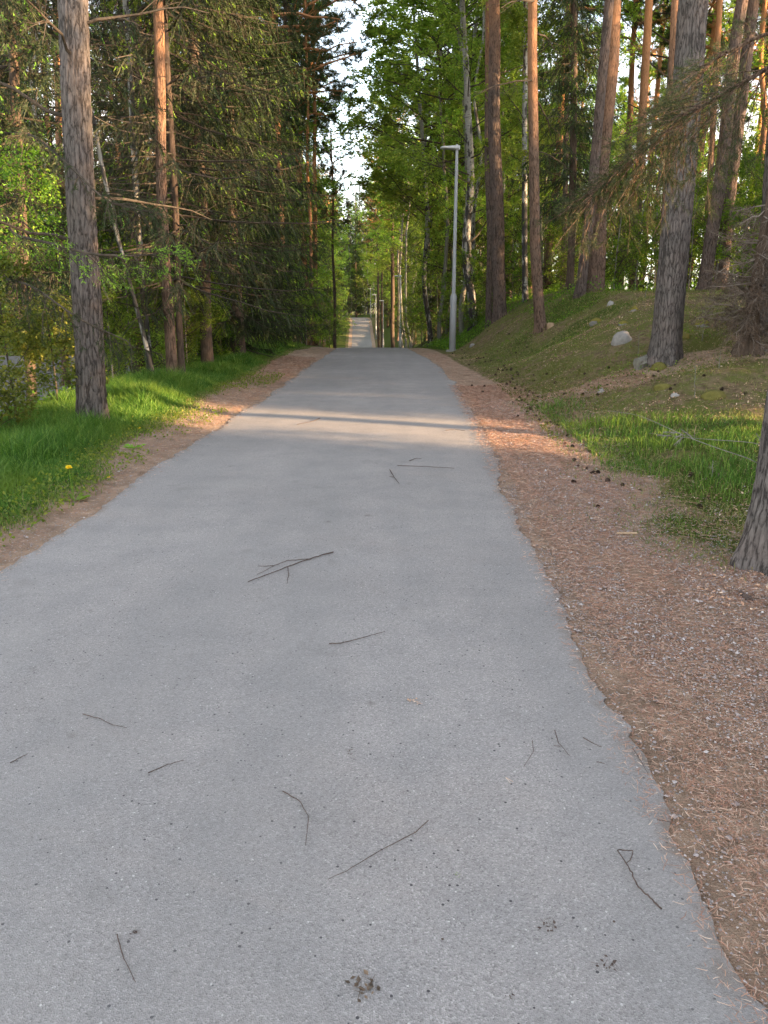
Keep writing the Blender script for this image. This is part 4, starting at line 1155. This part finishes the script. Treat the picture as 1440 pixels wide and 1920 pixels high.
# brown dead spruce at the right edge
def dead_spruce():
    b = col(1400, 11.2)
    root = bpy.data.objects.new('dead_spruce', None); COL.objects.link(root); root.location = b
    link('trunk', trunk_mesh('dead_spruce_trunk', 2.3, .11, M['bark_spruce'], 71, sides=20, step=.1, rough=.012, flare=.9, wob=.02), root)
    rng = np.random.default_rng(8)
    n = 95; z = rng.uniform(.15, 2.0, n); az = rng.uniform(0, 6.283, n)
    B = Br(np.stack([0 * z, 0 * z, z], -1), np.stack([np.cos(az), np.sin(az), rng.uniform(-.5, .25, n)], -1), rng.uniform(.25, .85, n), rng.uniform(-.25, .1, n), .010)
    S = spawn(B, 12, .15, 1, (.4, 1.1), (.3, .6), -.2, rng); T = spawn(S, 5, .1, 1, (.3, 1), (.35, .7), -.2, rng)
    mb = MB().add(*tubes(B, 5, 4, .4, .03, rng)); mb.add(*tubes(S, 4, 3, .5, .03, rng)); mb.add(*tubes(T, 3, 3, .6, .03, rng))
    V, F = sprays(T.P, T.D, T.L, 9, .025, .007, rng, .9, 0); mb.add(V, F, 1)
    mb.obj('dead_branches', [M['dead_twig'], M['dead_needle']], root)
    tag(root, 'small brown dead spruce thick with bare twigs at the right edge', 'dead tree')
dead_spruce()

# drooping needled branch of the near right pine that hangs across the thick plated pine
def hanging_branch(root, name, pts, mat_b, mat_n, seed, nsub=16, sub=(.25, .55), nl=.045, nw=.0035, dens=26, hang=-.25, r0=.022):
    rng = np.random.default_rng(seed)
    Wm = Matrix.LocRotScale(root.location, root.rotation_quaternion if root.rotation_mode == 'QUATERNION' else root.rotation_euler, None).inverted()
    P = np.array([tuple(Wm @ Vector(p)) for p in pts])
    # smooth polyline
    tt = np.linspace(0, len(P) - 1, 30); Q = np.stack([np.interp(tt, np.arange(len(P)), P[:, i]) for i in range(3)], -1)
    for _ in range(3): Q[1:-1] = (Q[:-2] + Q[1:-1] * 2 + Q[2:]) / 4
    L = np.linalg.norm(Q[1:] - Q[:-1], axis=1); tot = L.sum()
    rr = r0 * (1 - .75 * np.arange(29) / 29)
    B = Br(Q[:-1], Q[1:] - Q[:-1], L, 0, rr)
    mb = MB(); mb.add(*tubes(B, 2, 6, .96))
    k = rng.integers(6, 29, nsub * 3); a = rng.uniform(0, 1, len(k))
    p = Q[k] * (1 - a)[:, None] + Q[np.minimum(k + 1, 29)] * a[:, None]; d = unit(Q[np.minimum(k + 1, 29)] - Q[k - 1])
    D = unit(d * .8 + rperp(d, rng) * .8); D[:, 2] += hang * 1.5
    S = Br(p, D, rng.uniform(sub[0], sub[1], len(k)) * (1.2 - .5 * k / 29), hang, .005)
    T = spawn(S, 8, .15, 1, (.4, 1.0), (.3, .55), hang, rng)
    mb.add(*tubes(S, 5, 4, .4, .02, rng)); mb.add(*tubes(T, 3, 3, .5, .02, rng))
    mats = [M[mat_b]]
    if mat_n:
        V, F = sprays(T.P, T.D, T.L, dens, nl, nw, rng, 1.1, -.1); mb.add(V, F, 1); mats.append(M[mat_n])
    return mb.obj(name, mats, root)
tr = at(1650, 0, 4.4)
hanging_branch(R2, 'branch', [(3.05, 4.4, 3.3), at(1440, 128, 6.2), at(1340, 185, 6.9), at(1255, 240, 7.4), at(1180, 310, 7.8), at(1100, 380, 8.0)], 'bark_red', 'pine', 3, nsub=30, sub=(.4, .95), nl=.05, nw=.004, dens=36)
hanging_branch(R2, 'branch', [(3.05, 4.5, 3.0), at(1440, 60, 7.0), at(1340, 110, 7.5), at(1250, 200, 8.0)], 'bark_red', 'pine', 4, nsub=14, sub=(.3, .6), dens=26)
# two bare low branches reaching left over the grass
hanging_branch(R2, 'bare_branch', [(2.42, 4.45, G(1435, 1010)[2] + .58), at(1420, 830, 4.6), at(1330, 824, 4.75), at(1280, 820, 4.85), at(1215, 812, 5.0)], 'bark_grey', None, 5, nsub=1, sub=(.06, .12), hang=-.05, r0=.0035)
hanging_branch(R2, 'bare_branch', [(2.40, 4.40, G(1435, 1010)[2] + .45), at(1412, 862, 4.5), at(1350, 842, 4.6), at(1290, 820, 4.75), at(1200, 778, 5.0), at(1140, 770, 5.15)], 'bark_grey', None, 6, nsub=1, sub=(.06, .12), hang=-.05, r0=.0035)
# leafing spruce twigs crossing the furrowed pine on the left
hanging_branch(LS, 'low_branch', [col(60, 12.5) + np.array([0, 0, 3.2]), at(20, 440, 10.5), at(90, 455, 8.6), at(170, 478, 8.1), at(260, 480, 8.2), at(350, 470, 8.6)], 'bark_twig', 'fresh', 7, nsub=16, sub=(.2, .5), nl=.026, nw=.012, dens=5)
hanging_branch(LS, 'low_branch', [col(60, 12.5) + np.array([0, 0, 2.6]), at(0, 520, 10.0), at(60, 535, 8.8), at(150, 600, 8.3), at(240, 640, 8.4)], 'bark_twig', 'spruce', 8, nsub=12, sub=(.2, .5), nl=.03, nw=.006, dens=14)
hanging_branch(LS, 'low_branch', [col(60, 12.5) + np.array([0, 0, 4.2]), at(60, 250, 10.5), at(120, 300, 9.0), at(200, 380, 8.4), at(290, 400, 8.6)], 'bark_twig', 'spruce', 9, nsub=12, sub=(.2, .6), nl=.03, nw=.006, dens=14)

# near young spruce with fresh green tips at the left edge
def young_tree(base, label, name, cat, Ht, seed, mat, ls, n=20, spread=1.2, per=7, lo=.1):
    root = bpy.data.objects.new(name, None); COL.objects.link(root); root.location = base
    link('stem', trunk_mesh('young_stem', Ht, .014, M['bark_twig'], seed, sides=8, step=.2, wob=.03), root)
    link('foliage', crown_leafy(seed, Ht=Ht, lo=lo, n=n, spread=spread, ls=ls, droop=-.15, mat=mat, bark='bark_twig', per=per * 2, nsub=7, ntw=5, up=(.1, .6), lr=.4), root)
    tag(root, label, cat)
    return root
young_tree(col(35, 9.2), 'yellowish-leaved shrub at the left edge in front of the gravel', 'maple_shrub', 'shrub', 1.9, 201, 'olive_leaf', .05, 24, 1.0, 4, .16)
young_tree(col(110, 10.6), 'thin yellowish sapling left of the furrowed pine', 'maple_sapling', 'sapling', 1.5, 202, 'olive_leaf', .05, 16, .7, 4, .2)
young_tree(col(-60, 8.3), 'young tree with bright fresh leaves at the left edge', 'young_tree', 'tree', 3.4, 203, 'bush_leaf', .04, 20, 1.5, 4, .55)
young_tree(col(60, 11.5), 'young tree with bright fresh leaves behind the yellowish shrub', 'young_tree', 'tree', 4.0, 204, 'bush_leaf', .045, 24, 1.7, 4, .5)
young_tree(col(236, 15.8), 'light green bush just right of the furrowed pine trunk', 'leafy_bush', 'bush', 2.6, 205, 'birch_leaf', .045, 26, 1.1, 6, .05)
young_tree(col(296, 17.0), 'light green bush just left of the orange-brown sunlit trunk', 'leafy_bush', 'bush', 2.2, 206, 'birch_leaf', .045, 24, 1.0, 6, .05)
young_tree(col(362, 19.5), 'light green bush between the sunlit trunk and the bare dark brown spruce trunk', 'leafy_bush', 'bush', 2.4, 207, 'birch_leaf', .045, 24, 1.0, 6, .05)

def sapling(px, py, hpx, label, seed, y=None):
    b = G(px, py); depth = b[1] * CT; Ht = hpx / 1440 * depth
    rng = np.random.default_rng(seed)
    root = bpy.data.objects.new('rowan_sapling', None); COL.objects.link(root); root.location = b
    St = Br([[0, 0, 0]], [[rng.uniform(-.1, .1), rng.uniform(-.1, .1), 1]], [Ht], [0], [.004 + Ht * .004])
    MB().add(*tubes(St, 8, 5, .4, .012, rng)).obj('stem', M['bark_grey'], root)
    n = 13; R = spawn(St, n, .3, 1.0, (.8, 1.3), (.25, .42), -.25, rng, lt=False)
    i = np.repeat(np.arange(n), 14); s = np.tile(np.repeat(np.linspace(.2, 1, 7), 2), n)
    p, d = R.at(i, s); sd = unit(np.cross(d, [0, 0, 1.0])) * np.tile([1, -1], len(i) // 2)[:, None]
    ll = Ht * .10; a = unit(sd + d * .35); bb = unit(np.cross(a, [0, 0, 1.0])) * .28
    V = np.stack([p, p + a * ll * .5 + bb * ll * .5, p + a * ll, p + a * ll * .5 - bb * ll * .5], 1).reshape(-1, 3)
    mb = MB().add(*tubes(R, 3, 3, .5)); mb.add(V, np.arange(len(V)).reshape(-1, 4), 1)
    mb.obj('leaves', [M['bark_grey'], M['birch_leaf']], root)
    tag(root, label, 'sapling')
sapling(1265, 672, 70, 'rowan sapling in front of the right foot of the thick plated pine', 1)
sapling(1196, 668, 45, 'small rowan sapling right of the white rock', 2)
sapling(1302, 745, 62, 'rowan sapling standing in the needles right of the moss cushion', 3)
sapling(1166, 545, 75, 'leafy rowan sapling on the mound top right of the touching pair', 4)
sapling(1316, 640, 55, 'rowan sapling right of the thick plated pine', 5)
sapling(1300, 832, 38, 'tiny rowan seedling with light leaves in the grass patch', 6)
sapling(1348, 690, 40, 'low rowan seedling left of the dead spruce', 7)
sapling(1335, 900, 40, 'rowan seedling in the grass under the bare branches', 8)
sapling(1210, 560, 60, 'leafy rowan sapling just left of the thick plated pine', 9)

young_tree(col(-15, 8.4), 'low olive-green shrub at the very left edge beside the tall grass', 'low_shrub', 'shrub', 1.2, 209, 'olive_leaf', .045, 20, .8, 4, .1)
# ------------------------------------------------------------------ dandelions
def dandelion(px, py, tx, ty, label, seed, fl=.018, rosette=True):
    b = G(px, py); hp = at(tx, ty, b[1]); rng = np.random.default_rng(seed)
    root = bpy.data.objects.new('dandelion', None); COL.objects.link(root); root.location = b
    d = hp - b
    MB().add(*tubes(Br([[0, 0, -.01]], [d], [np.linalg.norm(d)], [0], [.0028]), 5, 6, .8, .01, rng)).obj('stalk', M['fresh'], root)
    n = 60; az = rng.uniform(0, 6.283, n); el_ = rng.uniform(.0, 1.2, n)
    D = np.stack([np.cos(az) * np.cos(el_), np.sin(az) * np.cos(el_), np.sin(el_)], -1)
    s = unit(np.cross(D, rng.normal(size=D.shape))) * .0025
    V = np.stack([d - s * .4, d + s * .4, d + D * fl + s, d + D * fl - s], 1)
    MB().add(V.reshape(-1, 3), np.arange(n * 4).reshape(-1, 4)).obj('flower_head', M['yellow'], root)
    if rosette:
        n = 12; az = rng.uniform(0, 6.283, n); L = rng.uniform(.07, .14, n)
        V = []
        for a, l in zip(az, L):
            dd = np.array([math.cos(a), math.sin(a), .45]); s = np.array([-math.sin(a), math.cos(a), 0])
            V += [np.zeros(3), dd * l * .35 + s * .008, dd * l * .75 + s * .014, dd * l + [0, 0, -.02], dd * l * .75 - s * .014, dd * l * .35 - s * .008]
        MB().add(np.array(V), np.arange(n * 6).reshape(-1, 6)).obj('leaf_rosette', M['fresh'], root)
    tag(root, label, 'dandelion')
dandelion(140, 940, 129, 878, 'tall open yellow dandelion at the left edge of the verge', 1, .026)
dandelion(206, 902, 204, 895, 'low yellow dandelion right of the tall open one', 2, .016, False)
dandelion(250, 842, 262, 803, 'spindly dandelion with a closed yellow head farther up the verge', 3, .010)

# ------------------------------------------------------------------ cones
def cone_mesh(seed):
    rng = np.random.default_rng(seed)
    n = 90; k = np.arange(n); t = (k + .5) / n
    z = (t - .5) * .05; R = .017 * np.sin(math.pi * np.clip(t, 0, 1) ** .75) + .004
    a = k * 2.39996
    D = np.stack([np.cos(a), np.sin(a), 0 * a + .45], -1); s = np.stack([-np.sin(a), np.cos(a), 0 * a], -1)
    c = np.stack([np.cos(a) * R * .35, np.sin(a) * R * .35, z], -1)
    V = np.stack([c - s * .003, c + s * .003, c + D * R[:, None] * .75 + s * .005, c + D * R[:, None] * .75 - s * .005], 1)
    mb = MB().add(V.reshape(-1, 3), np.arange(n * 4).reshape(-1, 4))
    mb.add(*tubes(Br([[0, 0, -.024]], [[0, 0, 1]], [.046], [0], [.008]), 4, 6, .5))
    # lie on its side
    me = mb.mesh('cone', M['cone']); me.transform(Matrix.Rotation(rad(82), 4, 'X'))
    return me
cm = [cone_mesh(1), cone_mesh(2)]
CP = [(1108, 890), (1077, 906), (1139, 905), (1167, 912), (1200, 922), (1121, 953), (1325, 940), (1296, 893), (950, 722), (885, 725), (908, 726), (905, 736), (860, 727),
      (1002, 781), (1011, 790), (1032, 795), (1046, 800), (1065, 820), (1089, 808), (1095, 808), (1106, 849), (1074, 906), (1312, 953), (1130, 872)]
rc = random.Random(4)
crv = [(850, 655), (880, 668), (905, 680), (930, 690), (955, 695), (972, 730), (985, 755), (1000, 775)]
for i in range(85):
    k = rc.uniform(0, len(crv) - 1.001); j = int(k); f = k - j
    CP.append((crv[j][0] * (1 - f) + crv[j + 1][0] * f + rc.gauss(0, 16), crv[j][1] * (1 - f) + crv[j + 1][1] * f + rc.gauss(0, 7)))
for i in range(15):
    f = rc.random(); CP.append((985 + 130 * f + rc.gauss(0, 9), 752 + 130 * f + rc.gauss(0, 12)))
for i in range(24): CP.append((rc.uniform(960, 1400), rc.uniform(690, 745)))
for i in range(14): CP.append((rc.uniform(905, 1000), rc.uniform(620, 665)))
for i, (px, py) in enumerate(CP):
    o = bpy.data.objects.new('pine_cone', cm[i % 2]); COL.objects.link(o)
    b = G(px, py); s = rc.uniform(.6, 1.1)
    o.location = (b[0], b[1], b[2] + .014 * s); o.rotation_euler = (rc.uniform(-.3, .3), 0, rc.uniform(0, 6.28)); o.scale = (s, s, s)
    if i == 1 or i == 21: lb = 'dark pine cone by itself on the needles left of the grass patch'
    elif i == 6: lb = 'dark pine cone in front of the rough pine trunk, on bare needles'
    elif i == 5: lb = 'lone dark pine cone on the needles below the row of cones'
    else: lb = 'brown pine cone fallen along the needle shoulder and mound foot'
    tag(o, lb, 'pine cone', 'pine cones fallen along the right shoulder')

# ------------------------------------------------------------------ twigs on the path
def on_path(px, py):
    g = G(px, py); z = float(P_(g[1]))
    # refine on the asphalt surface
    d = ray(px, py); zt = z + .02
    t = (zt - EYE) / d[2]; p = np.array([0, 0, EYE]) + d * t
    return np.array([p[0], p[1], float(P_(p[1])) + .024])
def twig(lines, label, r=.003, mat='road_twig', name='fallen_twig', cat='twig', seed=0):
    rng = np.random.default_rng(seed + 500)
    mb = MB(); o0 = None; r *= .75
    for li, pts in enumerate(lines):
        Pt = np.array([on_path(*p) for p in pts])
        if o0 is None: o0 = Pt[0].copy()
        n = max(6, 5 * len(Pt)); tt = np.linspace(0, len(Pt) - 1, n)
        Q = np.stack([np.interp(tt, np.arange(len(Pt)), Pt[:, i]) for i in range(3)], -1) - o0
        Q[1:-1, :2] += rng.normal(size=(n - 2, 2)) * r * .3
        Q[:, 2] += r * .6 + np.abs(rng.normal(size=n)) * r * .5
        rr = (r if li == 0 else r * .65) * (1 - .55 * np.arange(n) / n)
        k = 6; V = []
        for j in range(n):
            d = unit(Q[min(j + 1, n - 1)] - Q[max(j - 1, 0)]); a = unit(np.cross(d, [0, 0, 1.0])); b = np.cross(a, d)
            V += [Q[j] + (a * math.cos(2 * math.pi * i / k) + b * math.sin(2 * math.pi * i / k)) * rr[j] * rng.uniform(.85, 1.2) for i in range(k)]
        idx = np.arange(n * k).reshape(n, k); nn = np.roll(idx, -1, 1)
        mb.add(np.array(V), np.stack([idx[:-1], nn[:-1], nn[1:], idx[1:]], -1).reshape(-1, 4))
    o = mb.obj(name, M[mat], smooth=True); o.location = o0
    tag(o, label, cat, 'twigs lying on the asphalt')
twig([[(625, 1037), (580, 1050), (530, 1068), (465, 1093)], [(583, 1050), (540, 1053), (515, 1062), (482, 1080)], [(540, 1066), (541, 1080), (538, 1097)], [(513, 1063), (500, 1064), (484, 1063)]], 'long forked grey twig, the largest lying on the path', .005, seed=1)
twig([[(617, 1209), (640, 1208), (680, 1198), (722, 1186)]], 'thin straight twig below the large forked twig', .003, seed=2)
twig([[(731, 882), (738, 895), (748, 908)], [(740, 897), (730, 895)]], 'small forked twig in the middle of the path near the light streaks', .005, seed=3)
twig([[(745, 874), (800, 876), (852, 879)]], 'faint straight twig right of the small forked twig', .004, seed=4)
twig([[(768, 865), (778, 861), (790, 861)]], 'tiny curved twig above the small forked twig', .004, seed=5)
twig([[(155, 1341), (190, 1351), (210, 1361), (238, 1367)]], 'thin wavy twig beside the pale arc on the left of the path', .0022, seed=6)
twig([[(20, 1433), (52, 1416)]], 'short twig at the left edge of the picture', .0022, seed=7)
twig([[(278, 1452), (310, 1438), (345, 1428)]], 'short straight twig right of the pale arc', .0022, seed=8)
twig([[(530, 1486), (562, 1505), (579, 1535), (573, 1588)]], 'curved hook-shaped twig in the middle of the path', .0024, seed=9)
twig([[(803, 1541), (780, 1562), (700, 1605), (650, 1636), (615, 1652)]], 'long thin slanting twig below the hook-shaped one', .0018, seed=10)
twig([[(1240, 1708), (1215, 1685), (1193, 1662), (1180, 1632), (1157, 1597), (1187, 1598), (1183, 1613), (1175, 1622)]], 'dark bent twig with a triangular hook at its end near the right path edge', .0032, seed=11)
twig([[(1040, 1372), (1047, 1395), (1068, 1420)], [(1050, 1402), (1037, 1400)]], 'small curved twig above the triangular hooked twig', .0024, seed=12)
twig([[(1093, 1386), (1112, 1396), (1128, 1404)]], 'short slanting twig right of the small curved twig', .0024, seed=13)
twig([[(998, 1391), (1000, 1413), (982, 1440)]], 'faint bow-shaped twig left of the small curved twig', .0018, seed=14)
twig([[(220, 1755), (232, 1800), (255, 1845)]], 'thin twig beside the black clump at the lower left', .002, seed=15)
twig([[(600, 785), (590, 790), (557, 797)]], 'twig crossing the upper light streak', .006, seed=16)
twig([[(1118, 1431), (1134, 1434)]], 'tiny dark twig near the right path edge below the short slanting one', .002, seed=17)
twig([[(835, 808), (852, 806), (872, 809)]], 'twig near the right path edge beside the light streaks', .005, seed=18)
twig([[(1186, 1405), (1205, 1435), (1215, 1455)]], 'thin twig lying along the right path edge', .0018, seed=19)
twig([[(1232, 1540), (1262, 1545)]], 'little twig touching the right path edge', .002, seed=20)
twig([[(948, 1460), (962, 1468)], [(948, 1460), (958, 1472)]], 'pale pair of dry pine needles on the path', .001, 'needle_dry', 'pine_needle_pair', 'pine needles', seed=21)

def crumb(px, py, wpx, label, mat='road_twig', n=14, seed=0, name='debris_clump', cat='debris'):
    b = on_path(px, py); W = wpx / 1440 * b[1] * .62; rng = np.random.default_rng(seed + 900)
    P = rng.normal(size=(n, 3)) * np.array([W * .4, W * .5, W * .05]); P[:, 2] = np.abs(P[:, 2])
    V, F = leaves(P, W * .5, rng, 2.0, .6); V[:, 2] = np.abs(V[:, 2]) * .5
    mb = MB().add(V, F)
    az = rng.uniform(0, 6.283, 5); D = np.stack([np.cos(az), np.sin(az), 0 * az + .1], -1)
    mb.add(*tubes(Br(P[np.arange(5) % n] + [0, 0, .002], D, np.full(5, W * .9), 0, W * .03), 3, 4, .5))
    o = mb.obj(name, M[mat]); o.location = b - np.array([0, 0, .002])
    tag(o, label, cat)
crumb(685, 1852, 55, 'reddish brown clump of dry debris at the bottom middle of the path', 'dead_needle', 22, 1)
crumb(252, 1749, 22, 'small black clump at the lower left of the path', 'road_twig', 12, 2)
crumb(655, 1412, 18, 'dark smudge of debris above the hook-shaped twig', 'road_twig', 8, 3)
crumb(775, 1314, 22, 'brown crushed bud right of the middle of the path', 'needle_dry', 8, 4)
crumb(1030, 1738, 34, 'dark twiggy debris left of the bent hooked twig', 'road_twig', 12, 5)
crumb(1140, 1812, 40, 'dark crumbled debris below the bent hooked twig', 'road_twig', 12, 6)
crumb(958, 1866, 22, 'little dark crumb near the bottom of the path', 'road_twig', 8, 7)
crumb(857, 1643, 14, 'tiny green leaf scrap on the path', 'bush_leaf', 4, 8, 'leaf_scrap', 'leaf')
